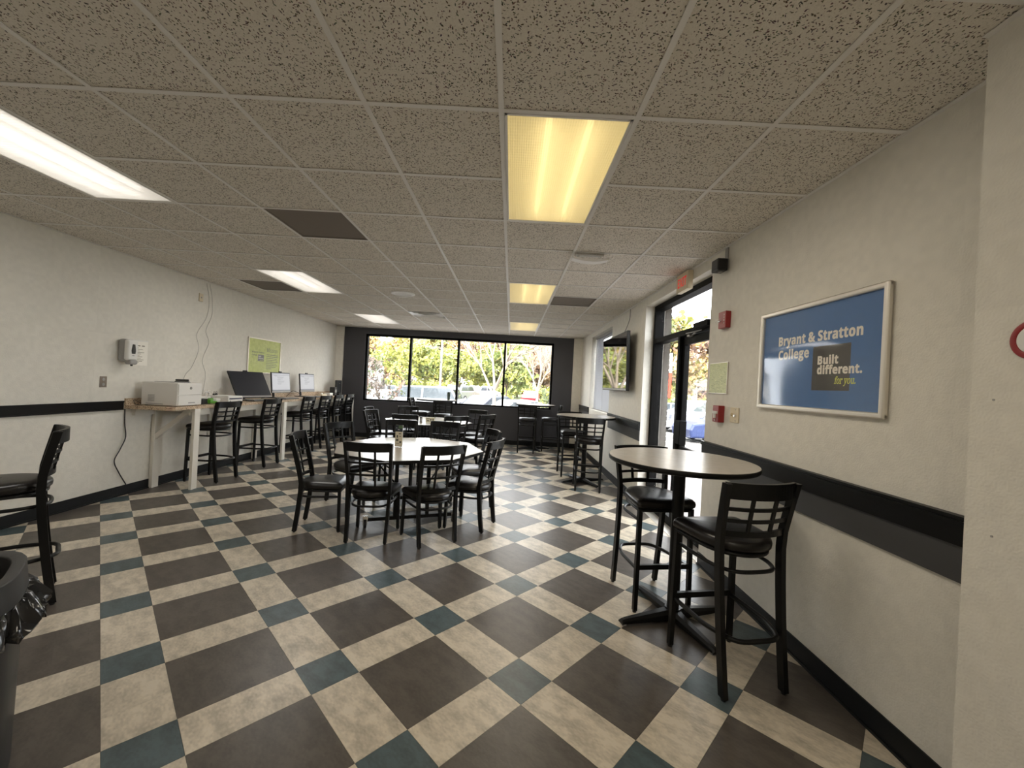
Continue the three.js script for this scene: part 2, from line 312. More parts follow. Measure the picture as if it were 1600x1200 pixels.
// troffers: steel tray, three tubes, prismatic lens, and the light they give
{
  const tubeM = [mat(C(0.9, 0.9, 0.9), 0.5, { emissive: C(1, 0.95, 0.88), emissiveIntensity: 4.2 }), mat(C(0.9, 0.9, 0.9), 0.5, { emissive: C(1, 0.88, 0.62), emissiveIntensity: 3.2 })];
  const lensBump = dataTex(64, (u, v) => 0.5 + 0.25 * Math.cos(u * 6.2832 * 4) + 0.25 * Math.cos(v * 6.2832 * 4), false, 12);
  const lensM = [phys(C(0.97, 0.95, 0.92), 0.9, { transmission: 0.6, thickness: 0, emissive: C(1, 0.93, 0.86), emissiveIntensity: 0.27, bumpMap: lensBump, bumpScale: 0.0015 }),
    phys(C(0.93, 0.82, 0.52), 0.9, { transmission: 0.6, thickness: 0, emissive: C(1, 0.80, 0.36), emissiveIntensity: 0.34, bumpMap: lensBump, bumpScale: 0.0015 })];
  const w = T - 0.03, d = 2 * T - 0.03, trayM = mat(C(0.8, 0.8, 0.78), 0.5);
  const names = ['nearest the blue poster', 'between the blue poster and the window wall', 'close to the window wall'], rowOf = { 0: 0, 5: 1, 10: 2 };
  for (const [i, j, warm] of LIGHTS) {
    const x = (GX(i) + GX(i + 1)) / 2, z = (GZ(j) + GZ(j + 2)) / 2;
    const lab = j < 0 ? `ceiling troffer in the row ${warm ? 'by the doorway' : 'by the counter'}, behind the first one`
      : warm ? `yellowed ceiling troffer in the doorway-side row, ${names[rowOf[j]]}` : `white ceiling troffer in the counter-side row, ${['nearest the soap dispenser', 'in the middle of its row', 'close to the window wall'][rowOf[j]]}`;
    const o = thing('ceiling_light', lab, 'ceiling light', [x, H, z], 0, 'ceiling troffers');
    part('housing', [bb(-w / 2, w / 2, 0.10, 0.104, -d / 2, d / 2), bb(-w / 2 - 0.004, -w / 2, 0.004, 0.104, -d / 2, d / 2), bb(w / 2, w / 2 + 0.004, 0.004, 0.104, -d / 2, d / 2), bb(-w / 2, w / 2, 0.004, 0.104, -d / 2 - 0.004, -d / 2), bb(-w / 2, w / 2, 0.004, 0.104, d / 2, d / 2 + 0.004)], trayM, o);
    part('lens_frame', [bb(-w / 2, -w / 2 + 0.012, -0.001, 0.004, -d / 2, d / 2), bb(w / 2 - 0.012, w / 2, -0.001, 0.004, -d / 2, d / 2), bb(-w / 2, w / 2, -0.001, 0.004, -d / 2, -d / 2 + 0.012), bb(-w / 2, w / 2, -0.001, 0.004, d / 2 - 0.012, d / 2)], M.tee, o);
    for (const tx of [-0.13, 0.07]) part('tube_lamp', cy(0.016, 0.016, d - 0.1, tx + (warm ? 0.05 : 0), 0.065, 0, 'z', 12), tubeM[warm], o);
    const lens = part('lens_lamp', new THREE.PlaneGeometry(w - 0.02, d - 0.02), lensM[warm], o); lens.rotation.x = Math.PI / 2; lens.position.y = 0.003;
    const l = new THREE.RectAreaLight(warm ? C(1, 0.91, 0.77) : C(1, 0.965, 0.92), LAMP_POWER * (warm ? 1.3 : 1), w - 0.02, d - 0.02);
    l.position.set(x, H - 0.012, z); l.lookAt(x, 0, z); scene.add(l);
  }
}
// dark return-air panels set in the grid
{
  let first;
  const labs = ['dark brown return air panel in the ceiling between the two lamp rows', 'dark brown return air panel beside the middle counter-side troffer', 'dark brown return air panel in the ceiling by the exit sign and television'];
  VENTS.forEach(([i, j], k) => {
    const p = [(GX(i) + GX(i + 1)) / 2, H, (GZ(j) + GZ(j + 1)) / 2];
    if (first) { dup(first, labs[k], p, 0); return; }
    first = thing('return_air_panel', labs[k], 'air vent', p, 0, 'return air panels');
    const s = T / 2 - 0.013;
    part('panel', bx(2 * s, 0.004, 2 * s, 0, 0.008, 0), M.vent, first);
    part('frame', [bb(-s, s, 0.001, 0.008, -s, -s + 0.014), bb(-s, s, 0.001, 0.008, s - 0.014, s), bb(-s, -s + 0.014, 0.001, 0.008, -s, s), bb(s - 0.014, s, 0.001, 0.008, -s, s)], M.vent, first);
  });
  const d = thing('round_ceiling_speaker', 'round white ceiling speaker grille set into a tile', 'ceiling speaker', [-1.615, H, -5.83]);
  part('rim', new THREE.LatheGeometry([[0.115, 0.0], [0.12, -0.012], [0.165, -0.006], [0.168, 0.004]].map(([a, c]) => new THREE.Vector2(a, c)), 40), M.enamel, d);
  part('grille', cy(0.117, 0.117, 0.004, 0, -0.003, 0, 'y', 40), M.white, d);
  const q = thing('square_diffuser', 'square white air diffuser with nested louvres near the window wall', 'air vent', [(GX(-3) + GX(-2)) / 2, H, (GZ(9) + GZ(10)) / 2]);
  part('back_plate', bx(0.58, 0.004, 0.58, 0, 0.03, 0), M.enamel, q);
  for (let k = 0; k < 4; k++) { const s = 0.285 - k * 0.068; part('louvre', new THREE.CylinderGeometry((s - 0.035) * 1.414, s * 1.414, 0.03, 4, 1, true).rotateY(Math.PI / 4).translate(0, 0.008 - k * 0.004, 0), phys(C(0.86, 0.85, 0.83), 0.45, { side: THREE.DoubleSide }), q); }
  const a = thing('air_deflector', 'curved white air deflector hanging under the ceiling near the first yellowed troffer', 'air deflector', [0.655, H, -3.70]);
  const pts = []; for (let k = 0; k <= 14; k++) { const t = k / 14 * 2 - 1; pts.push([t * 0.165, -0.062 + 0.026 * t * t, 0]); }
  part('blade', loft(pts.map(([x, y]) => [[x, y - 0.010, -0.05], [x, y + 0.0, -0.05], [x, y + 0.006, 0.05], [x, y - 0.014, 0.05]])), M.enamel, a);
  part('outlet_slot', bx(0.24, 0.012, 0.05, 0, -0.007, 0), M.enamel, a);
  for (const s of [-1, 1]) part('bracket', bx(0.012, 0.05, 0.02, s * 0.1, -0.030, 0), M.white, a);
}
// ---- back window
{
  const o = structGroup('window_1', 'wide four-light window in a black frame');
  const z0 = ZB - 0.15, z1 = ZB - 0.04, f = 0.05;
  part('window_frame', [bb(BX0, BX0 + f, BY0, BY1, z0, z1), bb(BX1 - f, BX1, BY0, BY1, z0, z1), bb(BX0 + f, BX1 - f, BY0, BY0 + f, z0, z1), bb(BX0 + f, BX1 - f, BY1 - f, BY1, z0, z1)], M.frame, o);
  const mx = [-2.536, -1.347, -0.193];
  for (const x of mx) part('mullion', bb(x - f / 2, x + f / 2, BY0 + f, BY1 - f, z0, z1), M.frame, o);
  const ed = [BX0, ...mx, BX1];
  for (let k = 0; k < 4; k++) part('pane', bb(ed[k] + 0.03, ed[k + 1] - 0.03, BY0 + 0.03, BY1 - 0.03, ZB - 0.098, ZB - 0.0975), M.glass, o);
  part('window_sill', bb(BX0, BX1, BY0 - 0.001, BY0 + 0.012, ZB - 0.04, ZB + 0.012), M.slate, o);
}
// ---- blind-covered side window
{
  const o = structGroup('window_2', 'side window in a black frame behind a closed horizontal blind');
  const x0 = XR + 0.14, x1 = XR + 0.23, f = 0.05;
  part('window_frame', [bb(x0, x1, W2Y0, W2Y1, W2A - f, W2A), bb(x0, x1, W2Y0, W2Y1, W2B, W2B + f), bb(x0, x1, W2Y0, W2Y0 + f, W2B + f, W2A - f), bb(x0, x1, W2Y1 - f, W2Y1, W2B + f, W2A - f)], M.frame, o);
  part('pane', bb(x0 + 0.045, x0 + 0.0455, W2Y0 + 0.03, W2Y1 - 0.03, W2B + 0.03, W2A - 0.03), M.glass, o);
  const b = thing('window_blind', 'grey horizontal slat blind lowered behind the television', 'blind', [XR + 0.09, 0, (W2A + W2B) / 2]);
  const L = W2A - W2B - 0.06, slatM = phys(C(0.40, 0.41, 0.44), 0.6, { transmission: 0.08, thickness: 0 }), slat = bx(0.026, 0.0012, L, 0, 0, 0, 0, 0, 1.05);
  part('head_rail', bx(0.04, 0.04, L, 0, 2.575, 0), M.greyPlastic, b); part('bottom_rail', bx(0.028, 0.016, L, 0, 1.065, 0), M.greyPlastic, b);
  for (let y = 1.085; y < 2.55; y += 0.0225) part('slat', slat, slatM, b).position.y = y;
  for (const s of [-0.6, 0, 0.6]) part('ladder_cord', cy(0.0015, 0.0015, 1.5, -0.016, 1.81, s, 'y', 5), M.greyPlastic, b);
  part('wand', cy(0.004, 0.004, 0.75, -0.03, 2.15, -0.78, 'y', 8), M.clear, b);
}
// ---- storefront doorway
{
  const xf0 = 1.83, xf1 = 1.945, f = 0.055, zm = -4.50;
  const o = structGroup('door_1', 'black aluminium storefront frame with transom and side light');
  part('door_frame', [bb(xf0, xf1, 0, DH, DZ1, DZ1 + f), bb(xf0, xf1, 0, DH, DZ0 - f, DZ0), bb(xf0, xf1, DH - 0.06, DH, DZ1 + f, DZ0 - f), bb(xf0, xf1, 2.11, 2.17, DZ1 + f, DZ0 - f), bb(xf0, xf1, 0, 2.11, zm - 0.025, zm + 0.025), bb(xf0, xf1, 0, 0.10, DZ1 + f, zm - 0.025)], M.frame, o);
  part('transom_pane', bb(1.888, 1.8885, 2.165, DH - 0.055, DZ1 + 0.05, DZ0 - 0.05), M.glass, o);
  part('side_pane', bb(1.888, 1.8885, 0.095, 2.115, DZ1 + 0.05, zm - 0.02), M.glass, o);
  const d = structGroup('door_2', 'black glazed door leaf with closer and exit device');
  const za = zm + 0.03, zb = DZ0 - f - 0.004, s = 0.055;
  part('stile', bb(1.866, 1.908, 0.012, 2.10, za, za + s), M.frame, d); part('stile', bb(1.866, 1.908, 0.012, 2.10, zb - s, zb), M.frame, d);
  part('top_rail', bb(1.866, 1.908, 2.015, 2.10, za + s, zb - s), M.frame, d); part('bottom_rail', bb(1.866, 1.908, 0.012, 0.19, za + s, zb - s), M.frame, d);
  part('pane', bb(1.887, 1.8875, 0.18, 2.02, za + s - 0.01, zb - s + 0.01), M.glass, d);
  const ex = part('exit_device', rb(0.075, 0.25, 0.13, 0.006, 1.828, 1.07, za + 0.13), M.frame, d);
  part('push_bar', rb(0.045, 0.06, 0.62, 0.008, 1.82, 0.90, za + 0.50), M.frame, ex);
  const cl = part('door_closer', rb(0.055, 0.06, 0.30, 0.006, 1.80, 2.155, -3.885), M.frame, d);
  part('closer_arm', [bx(0.02, 0.008, 0.30, 1.825, 2.115, -4.12, 0.09), bx(0.02, 0.008, 0.22, 1.845, 2.10, -4.18, -0.25), bb(1.83, 1.866, 2.085, 2.105, -4.30, -4.24)], M.greyPlastic, cl);
  // brick jambs outside, brick by brick
  const br = structGroup('trim_7', 'dark brick jamb outside the doorway');
  const g = bx(0.095, 0.058, 0.2), g2 = bx(0.045, 0.058, 0.2);
  part('mortar', bb(XR + WT, XR + WT + 0.088, -0.1, 3.0, DZ1 - 0.6, DZ1 - 0.012), M.mortar, br);
  for (let k = 0; k < 46; k++) for (let q = 0; q < 3; q++) { const b = part('brick', g, M.brick, br); b.position.set(XR + WT + 0.047, -0.06 + k * 0.067, DZ1 - 0.104 - q * 0.21 - (k % 2 ? 0.0 : -0.004)); }
}

// ---------------------------------------------------------------- chairs
const outline = (() => {
  const p = [], arc = (cx, cz, r, a0, a1, n) => { for (let k = 0; k <= n; k++) { const a = (a0 + (a1 - a0) * k / n) * RAD; p.push([cx + r * Math.cos(a), cz + r * Math.sin(a)]); } };
  arc(0.183, 0.180, 0.030, 0, 70, 4); p.push([0.1, 0.214], [0, 0.218], [-0.1, 0.214]); arc(-0.183, 0.180, 0.030, 110, 180, 4);
  p.push([-0.207, 0.08]); arc(0, -0.015, 0.193, 185, 355, 18); p.push([0.207, 0.08]); return p;
})();
function makeChair(name, seatY, topY, stool) {
  const t = new THREE.Group(); t.name = name;
  const sb = seatY - 0.065;
  part('seat', cushion(outline.slice().reverse(), [[0.2, 0], [0.95, 0], [1.0, 0.010], [1.012, 0.028], [0.995, 0.044], [0.93, 0.058], [0.75, 0.067], [0.4, 0.072], [0.02, 0.073]]).translate(0, sb, 0), M.vinyl, t);
  part('seat_frame', cushion(outline.slice().reverse(), [[0.3, 0], [0.93, 0], [0.945, 0.004], [0.945, 0.026], [0.5, 0.026]]).translate(0, sb - 0.024, 0), M.steel, t);
  const zb = (y) => y < seatY ? -0.160 - (stool ? 0.070 : 0.045) * Math.pow(1 - y / seatY, 1.5) : -0.160 - (stool ? 0.058 : 0.105) * Math.pow((y - seatY) / (topY - seatY), 1.1);
  const xb = (y) => y < seatY ? 0.172 + 0.010 * (y / seatY) : 0.182 + 0.018 * (y - seatY) / (topY - seatY);
  for (const s of [-1, 1]) {
    const secs = [], y0 = 0.012; for (let k = 0; k <= 12; k++) { const y = y0 + (topY - 0.004 - y0) * k / 12; secs.push([s * xb(y), y, zb(y), 0.027, 0.040]); }
    const l = part('rear_leg', post(secs), M.steel, t);
    part('foot_glide', cy(0.014, 0.012, 0.014, s * xb(0), 0.007, zb(0), 'y', 10), M.black, l);
    const fl = part('front_leg', post([[s * 0.196, 0.012, 0.188, 0.027, 0.027], [s * 0.188, sb - 0.004, 0.180, 0.028, 0.028]]), M.steel, t);
    part('foot_glide', cy(0.015, 0.013, 0.014, s * 0.196, 0.007, 0.188, 'y', 10), M.black, fl);
  }
  const curve = (y, bow = 0.045, n = 12) => { const a = []; for (let k = 0; k <= n; k++) { const u = k / n * 2 - 1; a.push([u * xb(y), y, zb(y) - bow * (1 - u * u)]); } return a; };
  const bh = topY - seatY;
  part('top_rail', rail(curve(topY - 0.040, 0.05, 16), 0.080, 0.020), M.steel, t);
  const yL = seatY + 0.035, yT = topY - 0.08;
  part('lower_rail', rail(curve(yL), 0.030, 0.016), M.steel, t);
  for (const k of [1, 2]) part('crossbar', rail(curve(yL + (yT - yL) * k / 3 + 0.006), 0.018, 0.011), M.steel, t);
  for (const u of [-0.34, 0.34]) { const b = (y) => [u * xb(y), y, zb(y) - 0.045 * (1 - u * u), 0.018, 0.011]; part('spindle', post([b(yL), b((yL + yT) / 2), b(yT + 0.01)]), M.steel, t); }
  const hoop = (y, w, back, r) => tb([[-w, y, 0.178], [-w + 0.002, y, 0.02], [-w + 0.012, y, -0.10], [-w * 0.62, y, -back + 0.018], [0, y, -back], [w * 0.62, y, -back + 0.018], [w - 0.012, y, -0.10], [w - 0.002, y, 0.02], [w, y, 0.178]], r, 48, 8);
  part('under_seat_hoop', hoop(stool ? seatY - 0.155 : seatY - 0.135, 0.178, 0.205, 0.0105), M.steel, t);
  if (stool) { part('foot_hoop', hoop(0.285, 0.188, 0.245, 0.0125), M.steel, t); part('foot_rail', bx(0.38, 0.032, 0.022, 0, 0.30, 0.186), M.steel, t); }
  return t;
}
const chair0 = makeChair('dining_chair', 0.465, 0.912, false), stool0 = makeChair('bar_stool', 0.762, 1.061, true);
const seatOn = (proto, category, list) => { for (const [x, z, deg, label, group] of list) { const c = proto.clone(); c.name = numbered(proto.name); c.position.set(x, 0, z); c.rotation.y = deg * RAD; c.userData = { label, category, group }; scene.add(c); } };
const cA = (s) => `black grid-back chair at the tall-card octagonal table, ${s}`, gA = 'chairs round the octagonal table with the tall menu card';
const cB = (s) => `black grid-back chair at the wide-card octagonal table, ${s}`, gB = 'chairs round the octagonal table with the low wide card';
seatOn(chair0, 'chair', [
  [-1.79, -4.02, 101.5, cA('counter side, away from the window'), gA], [-1.235, -3.835, 182.6, cA('open floor side, toward the counter'), gA], [-0.705, -3.84, 213.9, cA('open floor side, toward the doorway'), gA], [-0.36, -4.25, 252, cA('doorway side, away from the window'), gA],
  [-1.85, -4.87, 63, cA('counter side, toward the window'), gA], [-0.42, -4.93, 294, cA('doorway side, toward the window'), gA], [-1.46, -5.42, 8, cA('window side, toward the counter'), gA], [-0.93, -5.48, -8, cA('window side, toward the doorway'), gA],
  [-1.69, -6.87, 180, cB('open floor side, toward the counter'), gB], [-1.0, -7.02, 208, cB('open floor side, toward the doorway'), gB], [-2.08, -8.36, 14, cB('window side, toward the counter'), gB], [-0.74, -8.30, -18, cB('window side, toward the doorway'), gB],
  [-2.46, -7.84, 88, cB('counter side, toward the window'), gB], [-2.20, -7.13, 76, cB('counter side, away from the window'), gB], [-0.60, -7.60, 232, cB('doorway side'), gB]]);
seatOn(stool0, 'stool', [
  [1.240, -2.243, 190.8, 'black grid-back bar stool between the round table and the wall under the blue poster', 'stools at the round table under the poster'],
  [1.072, -2.955, 9, 'black grid-back bar stool between the round table and the glass door', 'stools at the round table under the poster'],
  [-3.005, -2.43, -42, 'black grid-back bar stool standing alone beside the lined trash can', 'single stool'],
  [-3.98, -5.49, -94.6, 'black grid-back bar stool at the counter, first from the printer', 'stools along the counter'],
  [-3.98, -6.49, -92, 'black grid-back bar stool at the counter, second from the printer', 'stools along the counter'],
  [-3.99, -7.68, -91, 'black grid-back bar stool at the counter, third from the printer', 'stools along the counter'],
  [-3.98, -8.36, -92, 'black grid-back bar stool at the counter, fourth from the printer', 'stools along the counter'],
  [-3.98, -8.98, -90, 'black grid-back bar stool at the counter, fifth from the printer', 'stools along the counter'],
  [-3.98, -9.60, -90, 'black grid-back bar stool at the counter, last before the window wall', 'stools along the counter'],
  [1.20, -6.06, 172, 'black bar stool at the round table under the television, seat turned to the window wall', 'stools under the television'],
  [1.08, -6.95, 6, 'black bar stool at the round table under the television, its back to the window wall', 'stools under the television'],
  [0.40, -9.12, 176, 'black bar stool facing the window at the round table in the doorway-side corner', 'stools in the corner by the window'],
  [0.96, -9.44, -92, 'black grid-back bar stool in the doorway-side corner, its back to the blind-covered window', 'stools in the corner by the window'],
  [-2.08, -9.46, 90, 'black grid-back bar stool at the round table under the window, its back to the counter', 'stools under the wide window'],
  [-1.48, -9.00, 188, 'black grid-back bar stool facing the wide window at the round table with the tumbler', 'stools under the wide window']]);

// ---------------------------------------------------------------- tables
function roundTable(x, z, turn, label) {
  const t = thing('high_top_table', label, 'table', [x, 0, z], turn, 'round high-top tables');
  const r = 0.46, top = 1.055;
  part('tabletop', [new THREE.CylinderGeometry(r - 0.004, r - 0.004, 0.006, 72).translate(0, top - 0.003, 0)], M.laminate, t);
  part('edge_band', new THREE.LatheGeometry([[0.0, -0.034], [r - 0.012, -0.034], [r - 0.003, -0.028], [r, -0.017], [r - 0.002, -0.004], [r - 0.005, -0.0012], [r - 0.02, -0.002]].map(([a, b]) => new THREE.Vector2(a, top + b)), 72), M.edge, t);
  part('column', cy(0.038, 0.038, 0.97, 0, 0.525, 0, 'y', 28), M.steel, t);
  part('top_plate', [bx(0.5, 0.02, 0.06, 0, 1.011, 0), bx(0.06, 0.02, 0.5, 0, 1.011, 0)], M.steel, t);
  const foot = loft([[0.03, 0.040, 0.075], [0.20, 0.030, 0.058], [0.34, 0.022, 0.045], [0.372, 0.020, 0.040], [0.385, 0.026, 0.030]].map(([d, w, h]) => [[d, 0.014, -w], [d, h * 0.7, -w], [d, h, -w * 0.55], [d, h, w * 0.55], [d, h * 0.7, w], [d, 0.014, w]]));
  for (let k = 0; k < 4; k++) { const f = part('base_foot', foot, M.steel, t); f.rotation.y = k * Math.PI / 2; part('glide', cy(0.014, 0.016, 0.015, 0.36, 0.0075, 0, 'y', 12), M.greyPlastic, f); }
  part('hub', cy(0.05, 0.07, 0.07, 0, 0.045, 0, 'y', 24), M.steel, t);
}
roundTable(1.14, -2.68, 0.28 + Math.PI, 'round grey laminate high-top table under the blue poster');
roundTable(1.21, -6.44, 0.43, 'round grey laminate high-top table under the television');
roundTable(0.60, -9.50, 0.3, 'round grey laminate high-top table in the doorway-side corner by the window');
roundTable(-1.72, -9.46, 0.2, 'round grey laminate high-top table with a tumbler under the wide window');
function octTable(x, z, turn, label) {
  const t = thing('octagonal_table', label, 'table', [x, 0, z], turn, 'octagonal folding tables');
  const R = 0.815, top = 0.735, half = (s, inset, y0, y1) => { const p = []; for (let k = 0; k <= 4; k++) { const a = (22.5 + k * 45 - 0) * RAD; p.push([(R - inset) * Math.cos(a), s * (R - inset) * Math.sin(a)]); }
    const e = (R - inset) * Math.cos(22.5 * RAD); const q = [[e, s * 0.002], ...p.slice(0, 4), [-e, s * 0.002]]; return prism(q, y0, y1); };
  for (const s of [-1, 1]) { const h = part('tabletop_leaf', half(s, 0.004, top - 0.004, top), M.laminate, t); part('edge_band', half(s, 0, top - 0.030, top - 0.0035), M.edge, h); }
  for (const s of [-1, 1]) {
    part('floor_rail', bx(0.92, 0.035, 0.035, 0, 0.085, s * 0.35), M.steel, t);
    for (const u of [-1, 1]) {
      part('leg', bx(0.035, 0.61, 0.035, u * 0.16, 0.405, s * 0.35), M.steel, t);
      const c = part('caster', [bx(0.05, 0.03, 0.045, u * 0.44, 0.105, s * 0.35), bx(0.008, 0.075, 0.04, u * 0.44 - 0.018, 0.07, s * 0.35), bx(0.008, 0.075, 0.04, u * 0.44 + 0.018, 0.07, s * 0.35)], M.chrome, t);
      part('wheel', cy(0.042, 0.042, 0.026, u * 0.44, 0.042, s * 0.35, 'x', 24), M.black, c);
      part('brace', tb([[u * 0.16, 0.42, s * 0.35], [u * 0.30, 0.56, s * 0.22], [u * 0.42, 0.69, s * 0.10]], 0.009, 6, 6), M.steel, t);
    }
    part('apron', bx(0.95, 0.03, 0.03, 0, 0.69, s * 0.35), M.steel, t);
  }
  for (const u of [-1, 1]) part('cross_rail', bx(0.03, 0.03, 0.67, u * 0.16, 0.25, 0), M.steel, t);
}
octTable(-1.08, -4.49, 21 * RAD, 'white octagonal folding table on casters with a tall narrow menu card');
octTable(-1.50, -7.56, 20 * RAD, 'white octagonal folding table on casters with a low wide menu card');
{ // menu cards and tumbler
  const card = canvasTex(128, 320, (g, w, h) => { g.fillStyle = '#d9d2bc'; g.fillRect(0, 0, w, h); g.fillStyle = '#27303c'; g.fillRect(0, 0, w, 98); g.fillStyle = '#5d7a54'; g.fillRect(52, 8, 66, 40); g.fillStyle = '#cfd4d8'; g.fillRect(6, 40, 24, 8); g.fillRect(40, 62, 32, 10); g.fillStyle = '#56564e'; for (const [x, y, a, b] of [[60, 120, 40, 16], [24, 150, 26, 40], [70, 160, 30, 12], [14, 205, 44, 34], [76, 236, 34, 30], [22, 268, 50, 8]]) g.fillRect(x, y, a, b); });
  const o = thing('menu_card', 'tall narrow printed menu card standing on the nearer octagonal table', 'menu card', [-1.20, 0.735, -4.47], -0.15);
  o.userData.label = 'tall narrow printed menu card standing upright on an octagonal table';
  part('card', pbx(0.085, 0.235, 0.006, 0, 0.1225, 0), [M.white, M.white, M.white, M.white, mat(0xffffff, 0.35, { map: card }), mat(0xffffff, 0.35, { map: card })], o);
  part('stand', rb(0.09, 0.008, 0.06, 0.003, 0, 0.004, 0), M.clear, o);
  const wide = canvasTex(200, 96, (g, w, h) => { g.fillStyle = '#d8cfb4'; g.fillRect(0, 0, w, h); g.fillStyle = '#6d6a5c'; for (const [x, y, a, b] of [[20, 16, 60, 10], [96, 30, 34, 30], [30, 50, 40, 24], [150, 20, 30, 50]]) g.fillRect(x, y, a, b); });
  const p = thing('menu_card', 'low wide printed card standing on the farther octagonal table', 'menu card', [-1.40, 0.735, -7.22], -0.1);
  p.userData.label = 'low wide printed card lying across an octagonal table beside a dark shaker';
  part('card', pbx(0.16, 0.085, 0.006, 0, 0.046, 0), [M.white, M.white, M.white, M.white, mat(0xffffff, 0.35, { map: wide }), mat(0xffffff, 0.35, { map: wide })], p);
  part('stand', rb(0.165, 0.006, 0.05, 0.002, 0, 0.003, 0), M.clear, p);
  const s = thing('shaker', 'small dark shaker beside the low wide card', 'shaker', [-1.56, 0.735, -7.20]);
  part('body', cy(0.022, 0.026, 0.075, 0, 0.0375, 0), M.greyPlastic, s); part('cap', cy(0.019, 0.023, 0.022, 0, 0.086, 0), M.black, s);
  const u = thing('tumbler', 'dark green lidded tumbler on the round table under the wide window', 'tumbler', [-1.43, 1.055, -9.42]);
  part('body', cy(0.038, 0.030, 0.16, 0, 0.08, 0), mat(C(0.03, 0.05, 0.035), 0.4), u); part('lid', cy(0.036, 0.040, 0.02, 0, 0.17, 0), M.black, u);
}

// ---------------------------------------------------------------- counter and what stands on it
const CX = -3.82, CT = 1.023;
{
  const t = thing('counter', 'long beige granite-pattern wall counter on white wooden legs', 'counter', [0, 0, 0]);
  const zA = -4.60, zE = ZB + 0.06;
  part('worktop', [prism([[XL + 0.001, zA], [CX - 0.05, zA], [CX, zA - 0.06], [CX, zE], [XL + 0.001, zE]], CT - 0.038, CT)], M.granite, t);
  part('backsplash', bb(XL + 0.001, XL + 0.02, CT, 1.10, zE, zA), M.granite, t);
  part('apron', [bb(CX - 0.075, CX - 0.055, 0.90, 0.985, zE, -4.95), bb(XL + 0.001, XL + 0.04, 0.90, 0.985, zE, -4.70)], M.paintWood, t);
  for (const z of [-5.00, -6.95, -9.92]) {
    part('leg', post([[CX - 0.02, 0, z, 0.035, 0.085], [CX - 0.02, 0.985, z, 0.035, 0.085]]), M.paintWood, t);
    part('wall_leg', bb(XL + 0.01, XL + 0.05, 0, 0.985, z - 0.045, z + 0.045), M.paintWood, t);
    part('bearer', bb(XL + 0.02, CX - 0.03, 0.945, 0.985, z - 0.04, z + 0.04), M.paintWood, t);
    part('brace', bx(0.55, 0.05, 0.035, XL + 0.24, 0.79, z + 0.02, 0, 0, 0.72), M.paintWood, t);
  }
  for (const z of [-5.9, -7.9]) part('bracket', [bb(XL + 0.002, XL + 0.035, 0.5, 0.985, z - 0.03, z + 0.03), bx(0.42, 0.045, 0.03, XL + 0.17, 0.82, z, 0, 0, 0.8)], M.paintWood, t);
}
{ // printer
  const p = thing('printer', 'boxy off-white laser printer at the open end of the counter', 'printer', [-4.06, CT, -4.90]);
  const w = 0.42, d = 0.37, h = 0.27;
  part('body', rb(w, h, d, 0.012, 0, h / 2 + 0.006, 0), M.plastic, p);
  part('paper_tray', rb(0.01, 0.115, d - 0.02, 0.003, w / 2 + 0.002, 0.072, 0), M.plastic, p);
  part('front_cover', rb(0.01, 0.125, d - 0.02, 0.003, w / 2 + 0.002, 0.198, 0), M.plastic, p);
  part('tray_grip', bx(0.006, 0.012, 0.10, w / 2 + 0.006, 0.040, -0.02), M.greyPlastic, p);
  part('side_grille', Array.from({ length: 9 }, (_, k) => bx(0.075, 0.004, 0.004, -0.09, 0.055 + k * 0.009, d / 2 + 0.001)), M.greyPlastic, p);
  part('side_slot', bx(0.2, 0.008, 0.004, -0.05, 0.026, d / 2 + 0.001), M.greyPlastic, p);
  const logo = canvasTex(64, 64, (g) => { g.fillStyle = '#b9b4a8'; g.fillRect(0, 0, 64, 64); g.fillStyle = '#4d4b49'; g.beginPath(); g.arc(32, 32, 31, 0, 7); g.fill(); g.fillStyle = '#d8d4ca'; g.font = 'italic bold 34px sans-serif'; g.textAlign = 'center'; g.fillText('hp', 31, 42); });
  const l = part('badge', cy(0.016, 0.016, 0.003, 0, 0, 0, 'y', 24), [M.greyPlastic, mat(0xffffff, 0.4, { map: logo }), M.greyPlastic], p); l.rotation.set(0, 0, -Math.PI / 2); l.rotation.order = 'XYZ'; l.position.set(w / 2 + 0.009, 0.215, -0.0); l.rotation.x = Math.PI / 2;
  part('output_tray', bx(0.24, 0.006, 0.24, 0, h + 0.008, 0), M.greyPlastic, p);
  for (const [a, b] of [[-1, -1], [-1, 1], [1, -1], [1, 1]]) part('foot', cy(0.014, 0.014, 0.008, a * 0.17, 0.004, b * 0.15, 'y', 10), M.black, p);
  const st = thing('stapler', 'black stapler lying on top of the printer', 'stapler', [-4.0, CT + h + 0.011, -4.96], 0.5);
  part('base', rb(0.14, 0.010, 0.04, 0.004, 0, 0.005, 0), M.black, st); part('arm', rb(0.13, 0.022, 0.034, 0.009, 0, 0.024, 0, 0, 0), M.black, st);
  solo('power_cord', tb([[-4.20, CT + 0.005, -4.665], [-4.26, CT + 0.012, -4.64], [-4.30, CT + 0.06, -4.66], [-4.30, CT + 0.045, -4.70], [-4.305, CT + 0.012, -4.76]], 0.003, 30), M.black, 'short black cord curling beside the printer on the worktop', 'cord');
}
